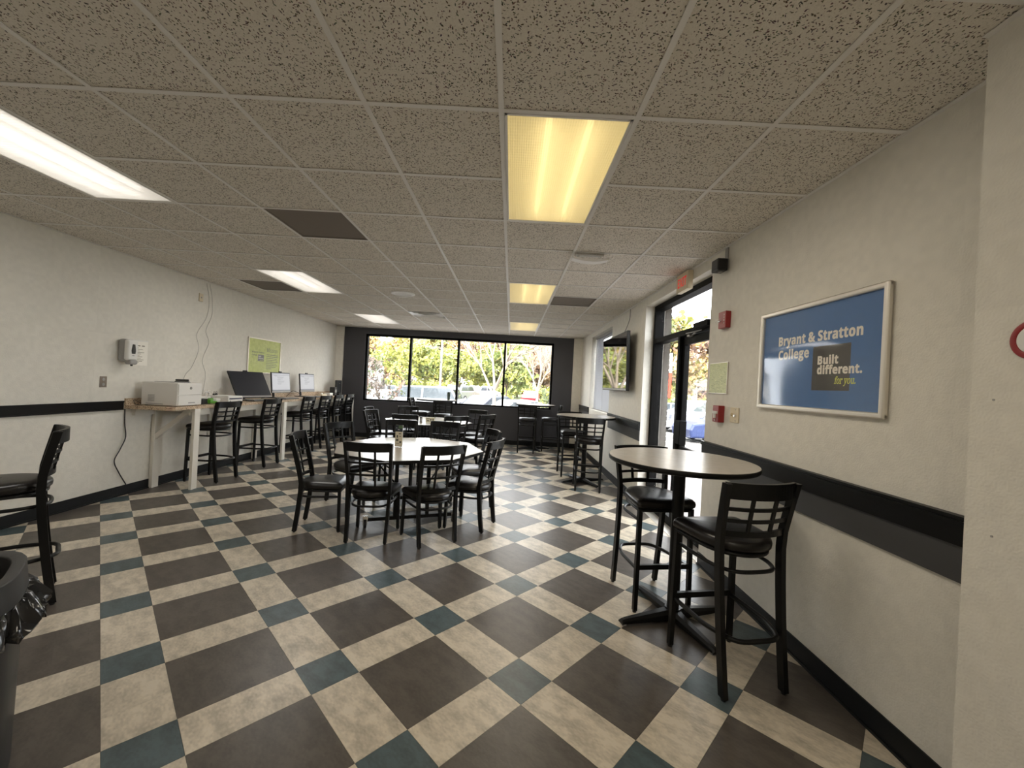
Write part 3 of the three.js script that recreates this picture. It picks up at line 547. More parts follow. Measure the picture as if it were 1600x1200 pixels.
{ // small things beside the printer
  const box = thing('snack_box', 'small black and green packet box beside the printer', 'box', [-3.97, CT, -5.26]);
  part('carton', rb(0.11, 0.07, 0.14, 0.004, 0, 0.035, 0), M.black, box); part('green_flap', [bx(0.05, 0.05, 0.09, 0.05, 0.045, -0.06, 0.3, 0.2), bx(0.06, 0.03, 0.07, 0.06, 0.025, -0.10, -0.3)], mat(C(0.10, 0.32, 0.03), 0.5), box);
  const pt = thing('paper_stack', 'stack of white paper lying on the counter behind the packet box', 'paper', [-4.16, CT, -5.36]);
  for (let k = 0; k < 4; k++) part('ream', rb(0.22, 0.022, 0.29, 0.003, rr(-0.01, 0.01), 0.011 + k * 0.0225, rr(-0.01, 0.01), rr(-0.05, 0.05)), M.plastic, pt);
  const org = thing('clear_organiser', 'clear plastic sorter tray between the packet box and the scanner', 'organiser', [-3.96, CT, -5.46]);
  part('tray', [bb(-0.07, 0.07, 0, 0.003, -0.06, 0.06), bb(-0.07, 0.07, 0.003, 0.07, -0.06, -0.057), bb(-0.07, 0.07, 0.003, 0.10, 0.057, 0.06), bb(-0.07, -0.067, 0.003, 0.10, -0.057, 0.057), bb(0.067, 0.07, 0.003, 0.06, -0.057, 0.057)], M.clear, org);
  part('slips', bx(0.1, 0.06, 0.08, 0, 0.035, 0), M.white, org);
  const sc = thing('document_scanner', 'white box scanner with a dark blue stripe on the counter', 'scanner', [-4.0, CT, -5.72]);
  part('body', rb(0.30, 0.085, 0.30, 0.008, 0, 0.0435, 0), M.plastic, sc); part('stripe', bx(0.006, 0.018, 0.26, 0.149, 0.062, 0), mat(C(0.012, 0.018, 0.06), 0.4), sc); part('lid', rb(0.29, 0.012, 0.29, 0.004, 0, 0.092, 0), M.white, sc); part('button', cy(0.006, 0.006, 0.004, 0.151, 0.03, 0.11, 'x', 10), M.black, sc);
  const tape = thing('tape_dispenser', 'clear plastic tape dispenser standing behind the scanner', 'tape dispenser', [-4.255, CT, -5.72], 1.57);
  part('shell', [new THREE.TorusGeometry(0.055, 0.022, 10, 28).translate(0, 0.10, 0), rb(0.2, 0.035, 0.05, 0.008, 0.02, 0.018, 0)], M.clear, tape); part('tape_roll', new THREE.TorusGeometry(0.035, 0.012, 10, 24).translate(0, 0.10, 0), M.white, tape);
  for (const [k, z] of [[0, -5.60], [1, -5.66]]) { const h = solo('binder_clip', [new THREE.TorusGeometry(0.014, 0.002, 6, 16).rotateY(1.57).translate(0, 0.038, 0), rb(0.02, 0.024, 0.03, 0.003, 0, 0.012, 0)], M.black, ['black binder clip on the scanner lid, nearer the printer', 'black binder clip on the scanner lid, nearer the monitors'][k], 'binder clip', [-4.12 - k * 0.03, CT + 0.098, z], 0, 'binder clips'); h.position.set(-4.10 - k * 0.02, CT + 0.098, -5.64 - k * 0.07); }
}
{ // monitors
  const page = canvasTex(256, 224, (g, w, h) => { g.fillStyle = '#dcdde2'; g.fillRect(0, 0, w, h); g.fillStyle = '#b9bcc6'; g.fillRect(0, 0, w, 12); g.fillStyle = '#8a8d98'; g.fillRect(0, 24, w, 4); g.fillStyle = '#8b8e97'; for (let k = 0; k < 8; k++) g.fillRect(70 + (k % 3) * 6, 46 + k * 13, 100 - (k % 4) * 16, 3); g.fillStyle = '#9a9da6'; g.fillRect(30, 34, 40, 5); g.fillRect(0, h - 14, w, 14); });
  const lit = new THREE.MeshStandardMaterial({ color: C(0.02, 0.02, 0.02), roughness: 0.3, emissive: C(1, 1, 1), emissiveMap: page, emissiveIntensity: 0.62 });
  function monitor(x, z, tilt, turn, on, label, w, h, lift) {
    const m = thing('monitor', label, 'monitor', [x, CT, z], turn, 'monitors on the counter');   // faces +x
    const head = part('shell', rb(0.022, h, w, 0.006), M.black, m); head.position.set(0, lift + h / 2 * Math.cos(tilt), 0); head.rotation.z = tilt;
    const sc = part('screen', pbx(0.002, h - 0.05, w - 0.03, 0.0115, 0.012, 0), on ? [lit, M.black, M.black, M.black, M.black, M.black] : M.darkScreen, head);
    part('chin', bx(0.004, 0.028, w - 0.01, 0.0115, -h / 2 + 0.018, 0), M.greyPlastic, head);
    part('webcam', rb(0.02, 0.022, 0.07, 0.005, 0, h / 2 + 0.011, 0), M.black, head);
    const tz = -Math.sin(tilt) * h / 2 * 0;
    part('arm', tb([[-0.02, lift + h * 0.32, 0], [-0.09, lift + h * 0.30, 0], [-0.13, lift + h * 0.12, 0], [-0.12, 0.02, 0]], 0.02, 14, 8), M.black, m);
    part('stand_base', rb(0.20, 0.014, 0.22, 0.005, -0.08, 0.007, 0), M.black, m);
    if (on) { const l = new THREE.RectAreaLight(C(0.9, 0.93, 1), 0.5, w - 0.03, h - 0.05); const p = new THREE.Vector3(0.02, 0, 0).applyEuler(head.rotation).add(head.position).applyEuler(m.rotation).add(m.position); l.position.copy(p); l.lookAt(p.x + Math.cos(turn), p.y + Math.sin(tilt), p.z - Math.sin(turn)); scene.add(l); }
  }
  monitor(-4.05, -6.33, 0.55, -0.35, false, 'large dark switched-off monitor tilted far back on the counter', 0.58, 0.46, 0.05);
  monitor(-4.10, -7.25, 0.10, -0.10, true, 'lit monitor with a white page, beside the dark tilted monitor', 0.50, 0.36, 0.10);
  monitor(-4.10, -8.18, 0.10, -0.10, true, 'lit monitor with a white page, nearest the small loudspeaker', 0.48, 0.36, 0.10);
  const keys = (z, label) => { const k = thing('keyboard', label, 'keyboard', [-3.92, CT, z], 0, 'keyboards on the counter'); part('tray', rb(0.14, 0.014, 0.43, 0.004, 0, 0.009, 0, 0), M.black, k);
    const cap = rb(0.016, 0.008, 0.018, 0.002); const list = []; for (let r = 0; r < 5; r++) for (let c = 0; c < 18; c++) list.push(bx(0.016, 0.007, 0.018, -0.05 + r * 0.024, 0.0185, -0.20 + c * 0.0235)); const o = part('keys', list, M.greyPlastic, k); };
  keys(-6.36, 'black keyboard in front of the dark tilted monitor'); keys(-7.22, 'black keyboard in front of the first lit monitor'); keys(-8.12, 'black keyboard in front of the lit monitor by the loudspeaker');
  const t1 = thing('tissue_box', 'small beige tissue box under the last lit monitor', 'box', [-3.99, CT, -8.62]); part('carton', rb(0.12, 0.05, 0.22, 0.006, 0, 0.025, 0), M.beige, t1); part('tissue', rb(0.03, 0.03, 0.06, 0.012, 0, 0.058, 0), M.white, t1);
  const t2 = thing('white_box', 'small white carton on the counter before the loudspeaker', 'box', [-3.98, CT, -8.92]); part('carton', rb(0.12, 0.06, 0.14, 0.005, 0, 0.03, 0), M.plastic, t2); part('lid', rb(0.124, 0.014, 0.144, 0.004, 0, 0.062, 0), M.white, t2);
  const sp = thing('desktop_speaker', 'small black desktop loudspeaker near the far end of the counter', 'loudspeaker', [-4.05, CT, -9.30]); part('cabinet', rb(0.12, 0.19, 0.12, 0.015, 0, 0.095, 0), M.black, sp); part('driver', cy(0.04, 0.04, 0.004, 0.061, 0.10, 0, 'x', 24), M.greyPlastic, sp);
  const tw = thing('computer_tower', 'slim tall black computer tower at the far end of the counter', 'computer', [-4.12, CT, -9.72]); part('case', rb(0.06, 0.34, 0.24, 0.006, 0, 0.178, 0), M.black, tw); part('foot_stand', bx(0.12, 0.008, 0.16, 0, 0.004, 0), M.black, tw); part('drive_slot', bx(0.003, 0.008, 0.06, 0.031, 0.27, 0), M.greyPlastic, tw);
  const ph = thing('desk_phone', 'low black desk telephone between loudspeaker and computer tower', 'telephone', [-4.05, CT, -9.50]); part('base', rb(0.16, 0.05, 0.13, 0.01, 0, 0.025, 0), M.black, ph); part('handset', rb(0.17, 0.03, 0.045, 0.012, 0, 0.066, 0.035), M.black, ph);
  const cords = [[[-4.22, CT + 0.006, -6.9], [-4.10, CT + 0.03, -6.98], [-4.0, CT + 0.008, -7.0], [-4.1, CT + 0.008, -7.08]], [[-4.24, CT + 0.008, -7.7], [-4.16, CT + 0.12, -7.78], [-4.05, CT + 0.06, -7.86], [-4.13, CT + 0.008, -7.95]]];
  cords.forEach((c, k) => solo('loose_cord', tb(c, 0.004, 24), M.black, ['black cord lying on the counter between the dark monitor and the first lit one', 'black cord arching on the counter between the two lit monitors'][k], 'cord'));
}
// ---------------------------------------------------------------- left wall
{
  const d = thing('soap_dispenser', 'white and grey touch-free sanitizer dispenser on the wall', 'dispenser', [XL, 1.49, -4.545]);
  part('back_shell', rb(0.09, 0.255, 0.125, 0.030, 0.046, 0.148, 0), M.greyPlastic, d);
  part('front_cover', rb(0.055, 0.235, 0.128, 0.024, 0.098, 0.155, 0), M.white, d);
  part('sight_window', cushion([[0.02, 0.055], [-0.02, 0.055], [-0.026, 0.02], [-0.014, -0.05], [0.014, -0.05], [0.026, 0.02]].map(([a, b]) => [b, a]), [[1, 0], [1, 0.003], [0.02, 0.004]]).rotateZ(-Math.PI / 2).translate(0.126, 0.17, 0), M.black, d);
  part('label_strip', bx(0.002, 0.008, 0.022, 0.1265, 0.095, 0), M.greyPlastic, d);
  part('drip_nose', rb(0.07, 0.055, 0.10, 0.02, 0.105, 0.022, 0), M.greyPlastic, d);
  part('nozzle', cy(0.012, 0.01, 0.02, 0.11, -0.012, 0), M.black, d);
  const note = canvasTex(160, 224, (g, w, h) => { g.fillStyle = '#ece8df'; g.fillRect(0, 0, w, h); g.fillStyle = '#7a746a'; g.fillRect(22, 44, 62, 9); g.fillRect(98, 44, 30, 9); for (let k = 0; k < 11; k++) { g.fillStyle = k % 3 ? '#a59e92' : '#8d877c'; g.fillRect(16 + (k % 2) * 8, 66 + k * 13, 50 + (k * 37) % 60, 5); } });
  const pa = thing('wall_notice', 'printed white notice beside the sanitizer dispenser', 'notice', [XL, 1.625, -4.752]);
  part('sheet', pbx(0.004, 0.29, 0.205, 0.003, 0, 0), [mat(0xffffff, 0.4, { map: note }), M.white, M.white, M.white, M.white, M.white], pa); part('tack_strip', bx(0.003, 0.012, 0.205, 0.0065, 0.14, 0), M.white, pa);
  const ou = thing('wall_outlet', 'steel wall outlet plate above the black chair rail', 'outlet', [XL, 1.285, -4.348]);
  part('plate', rb(0.006, 0.118, 0.074, 0.002, 0.003, 0, 0), mat(C(0.25, 0.21, 0.18), 0.4, { metalness: 0.6 }), ou); for (const s of [-1, 1]) part('socket', cy(0.016, 0.016, 0.006, 0.005, s * 0.027, 0, 'x', 16), M.greyPlastic, ou);
  const jb = thing('wall_jack', 'small beige jack plate high on the wall beside the hanging wires', 'wall plate', [XL, 2.46, -5.63]); part('plate', rb(0.012, 0.11, 0.07, 0.003, 0.006, 0, 0), M.beige, jb); part('socket', bx(0.006, 0.02, 0.018, 0.012, 0, 0), M.greyPlastic, jb);
  const wireM = mat(C(0.42, 0.40, 0.37), 0.6);
  solo('hanging_wire', tb([[XL + 0.006, H - 0.02, -5.72], [XL + 0.008, 2.45, -5.78], [XL + 0.012, 2.2, -5.74], [XL + 0.014, 1.95, -5.58], [XL + 0.02, 1.75, -5.62], [XL + 0.018, 1.5, -5.52], [XL + 0.02, 1.36, -5.40], [XL + 0.03, 1.12, -5.36]], 0.0028, 60), wireM, 'thin grey wire hanging down the wall and ending behind the printer', 'wire');
  solo('hanging_wire', tb([[XL + 0.006, H - 0.02, -5.78], [XL + 0.010, 2.5, -5.83], [XL + 0.012, 2.25, -5.84], [XL + 0.016, 2.02, -5.74], [XL + 0.018, 1.85, -5.80], [XL + 0.018, 1.6, -5.70], [XL + 0.018, 1.4, -5.77], [XL + 0.03, 1.12, -5.72]], 0.0028, 60), wireM, 'thin grey wire hanging down the wall and ending behind the scanner', 'wire');
  solo('floor_cord', tb([[XL + 0.012, 0.98, -4.60], [XL + 0.014, 0.82, -4.605], [XL + 0.018, 0.66, -4.62], [XL + 0.02, 0.53, -4.56], [XL + 0.02, 0.41, -4.50], [XL + 0.02, 0.27, -4.56], [XL + 0.025, 0.12, -4.645]], 0.0055, 50), M.black, 'black cord dropping from the end of the counter to the baseboard', 'cord');
  // green poster
  const gp = canvasTex(512, 340, (g, w, h) => {
    const keep = seed; seed = 3; g.fillStyle = '#b3bd66'; g.fillRect(0, 0, w, h);
    for (let i = 0; i < 260; i++) { g.fillStyle = rnd() < 0.5 ? 'rgba(200,208,130,.25)' : 'rgba(150,160,80,.2)'; g.beginPath(); g.ellipse(rr(0, w), rr(0, h), rr(5, 30), rr(3, 16), rr(0, 3), 0, 7); g.fill(); }
    seed = keep; g.fillStyle = '#5b5f4a'; g.font = '54px sans-serif'; g.fillText('Mission', 278, 120);
    g.font = 'bold 22px sans-serif'; g.fillText('Bryant & Stratton', 56, 142); g.fillText('College', 56, 170);
    g.fillStyle = '#6f6f66'; g.fillRect(146, 156, 92, 66); g.fillStyle = '#d8d9c4'; g.font = 'bold 18px sans-serif'; g.fillText('Built', 154, 180); g.fillText('different.', 154, 200); g.fillStyle = '#c9d65a'; g.font = 'italic 14px serif'; g.fillText('for you.', 180, 217);
    g.fillStyle = '#6a7150'; for (let k = 0; k < 9; k++) g.fillRect(278, 146 + k * 18, [196, 200, 178, 188, 196, 172, 190, 166, 92][k], 6);
  });
  const fr = thing('framed_poster', 'lime green mission poster in a slim metal frame on the counter wall', 'poster', [XL, 1.748, -7.145]);
  const w = 0.94, h = 0.60;
  part('print', pbx(0.004, h - 0.02, w - 0.02, 0.010, 0, 0), [mat(0xffffff, 0.4, { map: gp }), M.white, M.white, M.white, M.white, M.white], fr);
  for (const s of [-1, 1]) { part('frame_bar', rb(0.022, 0.018, w, 0.004, 0.011, s * (h / 2 - 0.009), 0), M.alu, fr); part('frame_bar', rb(0.022, h, 0.018, 0.004, 0.011, 0, s * (w / 2 - 0.009)), M.alu, fr); }
}
// ---------------------------------------------------------------- right wall
{
  const Y0 = 1.413, Y1 = 2.050, Z0 = -2.795, Z1 = -1.842, w = Z1 - Z0, h = Y1 - Y0, px = 1000;
  const bp = canvasTex(1500, 1000, (g, W, Hh) => {
    const X = (z) => (z - Z0) / w * W, Y = (y) => (Y1 - y) / h * Hh;
    g.fillStyle = '#4770a6'; g.fillRect(0, 0, W, Hh);
    const keep = seed; seed = 8; for (let i = 0; i < 900; i++) { g.fillStyle = rnd() < 0.5 ? 'rgba(58,96,150,.08)' : 'rgba(90,116,156,.06)'; g.beginPath(); g.ellipse(rr(0, W), rr(0, Hh), rr(10, 60), rr(6, 40), 0, 0, 7); g.fill(); } seed = keep;
    g.fillStyle = '#4a4743'; g.fillRect(X(-2.316), Y(1.788), X(-2.056) - X(-2.316), Y(1.541) - Y(1.788));
    const fit = (s, font, x0, x1, y, size, heavy = 5) => { g.save(); g.font = font.replace('#', size); const k = (x1 - x0) / g.measureText(s).width; g.translate(x0, y); g.scale(k, 1); g.fillText(s, 0, 0); g.lineWidth = heavy; g.strokeStyle = g.fillStyle; g.strokeText(s, 0, 0); g.restore(); };
    g.fillStyle = '#e6dfd2';
    fit('Bryant & Stratton', 'bold #px sans-serif', X(-2.624), X(-1.985), Y(1.819), 122);
    fit('College', 'bold #px sans-serif', X(-2.618), X(-2.345), Y(1.732), 122);
    fit('Built', 'bold #px sans-serif', X(-2.282), X(-2.133), Y(1.686), 98);
    fit('different.', 'bold #px sans-serif', X(-2.280), X(-1.982), Y(1.632), 98);
    g.fillStyle = '#d6da5e'; fit('for you.', 'italic #px serif', X(-2.155), X(-2.018), Y(1.578), 78, 3);
  });
  const f = thing('framed_poster', 'large blue college poster in a rounded silver frame', 'poster', [XR, (Y0 + Y1) / 2, (Z0 + Z1) / 2]);
  const back = new THREE.PlaneGeometry(w - 0.05, h - 0.05); { const uv = back.attributes.uv; for (let i = 0; i < uv.count; i++) uv.setXY(i, 0.025 / w + uv.getX(i) * (1 - 0.05 / w), 0.025 / h + uv.getY(i) * (1 - 0.05 / h)); }
  part('backing', bx(0.006, h - 0.04, w - 0.04, -0.004, 0, 0), M.greyPlastic, f);
  const pr = part('print', back, mat(0xffffff, 0.5, { map: bp }), f); pr.rotation.y = -Math.PI / 2; pr.position.x = -0.0085;
  // gently buckled plastic glazing
  const gl = new THREE.PlaneGeometry(w - 0.05, h - 0.05, 40, 24), pp = gl.attributes.position; for (let i = 0; i < pp.count; i++) { const a = pp.getX(i), b = pp.getY(i); pp.setZ(i, 0.0012 * Math.sin(a * 9 + b * 5) + 0.0008 * Math.sin(b * 17 + 1)); } gl.computeVertexNormals();
  const go = part('glazing', gl, M.clear, f); go.rotation.y = -Math.PI / 2; go.position.x = -0.0125;
  for (const s of [-1, 1]) { part('frame_bar', rb(0.028, 0.030, w, 0.010, -0.014, s * (h / 2 - 0.015), 0), M.alu, f); part('frame_bar', rb(0.028, h, 0.030, 0.010, -0.0142, 0, s * (w / 2 - 0.015)), M.alu, f); }

  // exit sign over the door
  const ex = canvasTex(256, 192, (g, W, Hh) => { g.fillStyle = '#cdc2a4'; g.fillRect(0, 0, W, Hh); g.fillStyle = '#e02a20'; g.font = 'bold 150px sans-serif'; g.save(); g.translate(18, 150); g.scale(220 / g.measureText('EXIT').width, 1); g.fillText('EXIT', 0, 0); g.restore(); });
  const es = thing('exit_sign', 'beige box exit sign with red letters above the glass door', 'exit sign', [XR, 2.602, -4.09]);
  part('housing', rb(0.055, 0.185, 0.27, 0.006, -0.028, 0, 0), M.beige, es);
  const face = part('face_sign', new THREE.PlaneGeometry(0.25, 0.165), new THREE.MeshStandardMaterial({ color: 0xffffff, map: ex, roughness: 0.4, emissive: C(1, 1, 1), emissiveMap: canvasTex(256, 192, (g, W, Hh) => { g.fillStyle = '#000'; g.fillRect(0, 0, W, Hh); g.fillStyle = '#ff2018'; g.font = 'bold 150px sans-serif'; g.save(); g.translate(18, 150); g.scale(220 / g.measureText('EXIT').width, 1); g.fillText('EXIT', 0, 0); g.restore(); }), emissiveIntensity: 0.35 }), es);
  face.rotation.y = -Math.PI / 2; face.position.x = -0.0565;
  const sl = new THREE.RectAreaLight(C(1, 0.1, 0.06), 0.10, 0.25, 0.16); sl.position.set(XR - 0.062, 2.602, -4.09); sl.lookAt(0, 2.602, -4.09); scene.add(sl);
  // alarm strobe, pull station, switch plate
  const st = thing('alarm_strobe', 'red fire alarm horn with a clear strobe lens', 'fire alarm', [XR, 2.095, -3.285]);
  part('housing', rb(0.045, 0.135, 0.115, 0.006, -0.022, 0, 0), M.red, st); part('strobe_lens', rb(0.035, 0.05, 0.05, 0.012, -0.058, -0.01, -0.02), M.clear, st); part('flash_tube', cy(0.006, 0.006, 0.04, -0.052, -0.01, -0.02, 'z', 8), M.chrome, st);
  part('lettering', Array.from({ length: 4 }, (_, k) => bx(0.002, 0.012, 0.008, -0.0455, 0.038 - k * 0.022, 0.035)), mat(C(0.6, 0.5, 0.48), 0.5), st);
  const pu = thing('pull_station', 'red fire alarm pull station with a white T handle', 'fire alarm', [XR, 1.335, -3.30]);
  part('housing', rb(0.05, 0.135, 0.095, 0.005, -0.025, 0, 0), M.red, pu); part('pull_handle', [bx(0.012, 0.02, 0.07, -0.056, 0.012, 0), bx(0.012, 0.045, 0.02, -0.056, -0.012, 0)], M.white, pu); part('key_lock', cy(0.006, 0.006, 0.006, -0.052, -0.05, 0, 'x', 10), M.chrome, pu);
  const sw = thing('switch_plate', 'beige switch plate with a small knob beside the pull station', 'switch', [XR, 1.34, -3.10]);
  part('plate', rb(0.008, 0.115, 0.115, 0.003, -0.004, 0, 0), M.beige, sw); part('knob', cy(0.010, 0.011, 0.014, -0.014, -0.004, 0.02, 'x', 14), M.chrome, sw); part('toggle', rb(0.016, 0.022, 0.010, 0.003, -0.012, 0.004, -0.028), M.beige, sw); for (const s of [-1, 1]) part('screw', cy(0.004, 0.004, 0.003, -0.009, s * 0.042, 0.02, 'x', 8), M.greyPlastic, sw);
  const leaf = canvasTex(128, 128, (g) => { const keep = seed; seed = 21; g.fillStyle = '#b7bd80'; g.fillRect(0, 0, 128, 128); for (let i = 0; i < 300; i++) { g.strokeStyle = rnd() < 0.5 ? 'rgba(126,136,84,.6)' : 'rgba(216,220,160,.6)'; g.lineWidth = rr(1, 3); g.beginPath(); const x = rr(0, 128), y = rr(0, 128); g.moveTo(x, y); g.lineTo(x + rr(-16, 16), y + rr(-6, 6)); g.stroke(); } seed = keep; });
  const sg = thing('wall_sign', 'small pale green leaf-pattern plaque beside the glass door', 'sign', [XR, 1.627, -3.37]);
  part('plaque', pbx(0.008, 0.245, 0.285, -0.005, 0, 0), [M.white, mat(0xffffff, 0.3, { map: leaf }), M.white, M.white, M.white, M.white], sg); part('rim', [bb(-0.011, -0.001, 0.1225, 0.127, -0.146, 0.146), bb(-0.011, -0.001, -0.127, -0.1225, -0.146, 0.146), bb(-0.011, -0.001, -0.1225, 0.1225, -0.146, -0.1425), bb(-0.011, -0.001, -0.1225, 0.1225, 0.1425, 0.146)], M.alu, sg);
  const cam = thing('motion_sensor', 'black box sensor hanging from a small grey bracket under the ceiling', 'sensor', [XR, 2.575, -3.33]);
  part('bracket', [bb(-0.012, 0, 0.02, 0.12, -0.02, 0.02), bb(-0.05, 0, 0.02, 0.03, -0.02, 0.02)], M.greyPlastic, cam); part('sensor_head', rb(0.085, 0.10, 0.11, 0.010, -0.062, -0.03, 0), M.black, cam); part('lens', cy(0.018, 0.018, 0.01, -0.06, -0.082, 0.01, 'y', 14), M.greyPlastic, cam);
  // television on a tilting mount
  const tv = thing('television', 'large flat black television on a tilting wall mount reflecting the window', 'television', [XR - 0.115, 1.90, -6.36]);
  const sh = part('shell', rb(0.045, 0.84, 1.46, 0.006), M.black, tv); sh.rotation.z = 0.03;
  part('screen', bx(0.003, 0.79, 1.43, -0.0232, 0.012, 0), M.tvScreen, sh); part('bottom_bezel', bx(0.006, 0.02, 1.44, -0.022, -0.402, 0), M.greyPlastic, sh);
  part('wall_mount', [bb(0.03, 0.112, -0.18, 0.18, -0.25, -0.2), bb(0.03, 0.112, -0.18, 0.18, 0.2, 0.25), bb(0.095, 0.114, -0.12, 0.12, -0.35, 0.35)], M.black, tv);
  solo('television_cable', tb([[XR - 0.01, H - 0.01, -6.02], [XR - 0.012, 2.55, -6.03], [XR - 0.02, 2.44, -6.13], [XR - 0.035, 2.36, -6.2], [XR - 0.05, 2.25, -6.22]], 0.004, 24), M.black, 'thin black cable running from the ceiling down behind the television', 'cable');
  // round sign on the near wall and small marks
  const rs = thing('round_sign', 'round red-rimmed sign with a white centre on the bare side wall', 'sign', [XP, 1.694, -1.171]);
  part('ring', new THREE.TorusGeometry(0.050, 0.0085, 10, 40).scale(1, 1, 0.25).rotateY(Math.PI / 2).translate(-0.004, 0, 0), M.red, rs); part('centre', cy(0.046, 0.046, 0.004, -0.002, 0, 0, 'x', 32), M.white, rs);
  for (const [y, z] of [[1.515, -1.265], [1.094, -1.252]]) solo('nail_hole', cy(0.0035, 0.0035, 0.002, 0, 0, 0, 'x', 8), M.greyPlastic, 'tiny dark nail hole in the bare side wall', 'nail hole', [XP - 0.001, y, z], 0, 'nail holes in the bare wall');
}
// ---------------------------------------------------------------- trash can
{
  const t = thing('trash_can', 'black trash can with a clear-black liner folded over its rim', 'trash can', [-1.905, 0, -1.31], 0.75);
  const sq = (r, n = 40, e = 3.2) => Array.from({ length: n }, (_, k) => { const a = k / n * 2 * Math.PI, c = Math.cos(a), s = Math.sin(a), q = r / Math.pow(Math.pow(Math.abs(c), e) + Math.pow(Math.abs(s), e), 1 / e); return [q * c, q * s]; }).reverse();
  part('bin', cushion(sq(0.243), [[0.02, 0], [0.93, 0], [0.95, 0.01], [1, 0.64], [0.97, 0.64], [0.9, 0.03], [0.02, 0.03]]), M.black, t);
  part('rim', cushion(sq(0.245), [[0.97, 0.635], [1.01, 0.637], [1.03, 0.645], [1.0, 0.732], [0.98, 0.738], [0.86, 0.734], [0.84, 0.727], [0.84, 0.62]]), mat(C(0.022, 0.021, 0.020), 0.5), t);
  const bag = cushion(sq(0.25, 96), [[0.95, 0.635], [1.0, 0.640], [1.06, 0.622], [1.13, 0.60], [1.20, 0.575], [1.19, 0.565], [1.05, 0.585], [0.90, 0.61]]), p = bag.attributes.position;
  for (let i = 0; i < p.count; i++) { const k = i % 96, r = Math.floor(i / 96), a = r > 1 && r < 7 ? 1 : 0.15, f = 1 + a * (0.035 * Math.sin(k * 0.9 + r) + 0.03 * Math.sin(k * 2.3 + r * 1.7)); p.setXYZ(i, p.getX(i) * f, p.getY(i) + a * 0.022 * Math.sin(k * 1.7 + r * 2.1), p.getZ(i) * f); }
  bag.computeVertexNormals(); part('liner', bag, phys(C(0.02, 0.02, 0.021), 0.14), t);
}
// ---------------------------------------------------------------- outdoors
const G = -0.62;   // level of the parking lot
{
  const lot = structGroup('parking_lot', 'sunlit asphalt parking lot');
  part('asphalt', bb(-90, 90, G - 0.3, G, -130, 30), M.asphalt, lot);
  for (let k = 0; k < 9; k++) part('bay_line', bb(-14 + k * 2.8, -13.9 + k * 2.8, G, G + 0.006, -22.5, -17.6), M.line, lot);
  for (let k = 0; k < 7; k++) part('bay_line', bb(7.2, 12, G, G + 0.006, -10 - k * 2.8, -9.9 - k * 2.8), M.line, lot);
  const walk = structGroup('sidewalk', 'pale concrete walk along the building');
  for (let k = 0; k < 9; k++) part('slab', bb(XR + WT, 4.6, G - 0.1, -0.03, -1.6 - k * 1.5, -0.11 - k * 1.5), M.concrete, walk);
  for (let k = 0; k < 8; k++) part('slab', bb(-6 + k * 1.5, -4.51 + k * 1.5, G - 0.1, -0.2, -12.6, ZB - WT - 0.01), M.concrete, walk);
  const verge = structGroup('verge', 'yellow green grass strip at the edge of the trees');
  part('grass', [bb(-70, 60, G - 0.2, G + 0.10, -125, -56), bb(28, 60, G - 0.2, G + 0.1, -44, 20)], M.grass, verge);
}
// cars: lower body, glasshouse, roof, wheels
const paint = (r, g, b) => phys(C(r, g, b), 0.35, { clearcoat: 0.3, clearcoatRoughness: 0.1 });
const carGlass = phys(C(0.05, 0.06, 0.07), 0.05), tyre = mat(C(0.015, 0.015, 0.015), 0.8), rim = mat(C(0.5, 0.5, 0.5), 0.3, { metalness: 0.8 });
function extr(pts, w, bev = 0.05) { const s = new THREE.Shape(pts.map(([x, y]) => new THREE.Vector2(x, y))); return new THREE.ExtrudeGeometry(s, { depth: w - 2 * bev, bevelEnabled: true, bevelSize: bev, bevelThickness: bev, bevelSegments: 2 }).translate(0, 0, -w / 2 + bev); }
const CARS = {
  sedan: { L: 4.6, w: 1.8, body: [[-2.2, 0.3], [2.2, 0.3], [2.25, 0.55], [2.15, 0.74], [1.1, 0.90], [-1.6, 0.95], [-2.2, 0.90], [-2.28, 0.6]], cab: [[1.0, 0.88], [0.25, 1.36], [-0.9, 1.40], [-1.75, 0.92]], roof: [[0.28, 1.33], [0.2, 1.40], [-0.85, 1.44], [-1.0, 1.38]], wheels: [1.38, -1.38], r: 0.32 },
  suv: { L: 4.7, w: 1.88, body: [[-2.25, 0.38], [2.25, 0.38], [2.3, 0.7], [2.2, 0.98], [1.1, 1.10], [-2.2, 1.12], [-2.3, 0.7]], cab: [[1.05, 1.08], [0.4, 1.66], [-1.9, 1.70], [-2.2, 1.12]], roof: [[0.42, 1.63], [0.34, 1.72], [-1.85, 1.77], [-1.98, 1.68]], wheels: [1.42, -1.42], r: 0.37 },
  van: { L: 5.1, w: 1.98, body: [[-2.5, 0.34], [2.45, 0.34], [2.5, 0.7], [2.35, 0.92], [1.55, 1.06], [-2.45, 1.08], [-2.52, 0.7]], cab: [[1.6, 1.04], [0.7, 1.68], [-2.1, 1.72], [-2.45, 1.08]], roof: [[0.72, 1.64], [0.62, 1.74], [-2.1, 1.79], [-2.25, 1.69]], wheels: [1.55, -1.5], r: 0.35 },
};
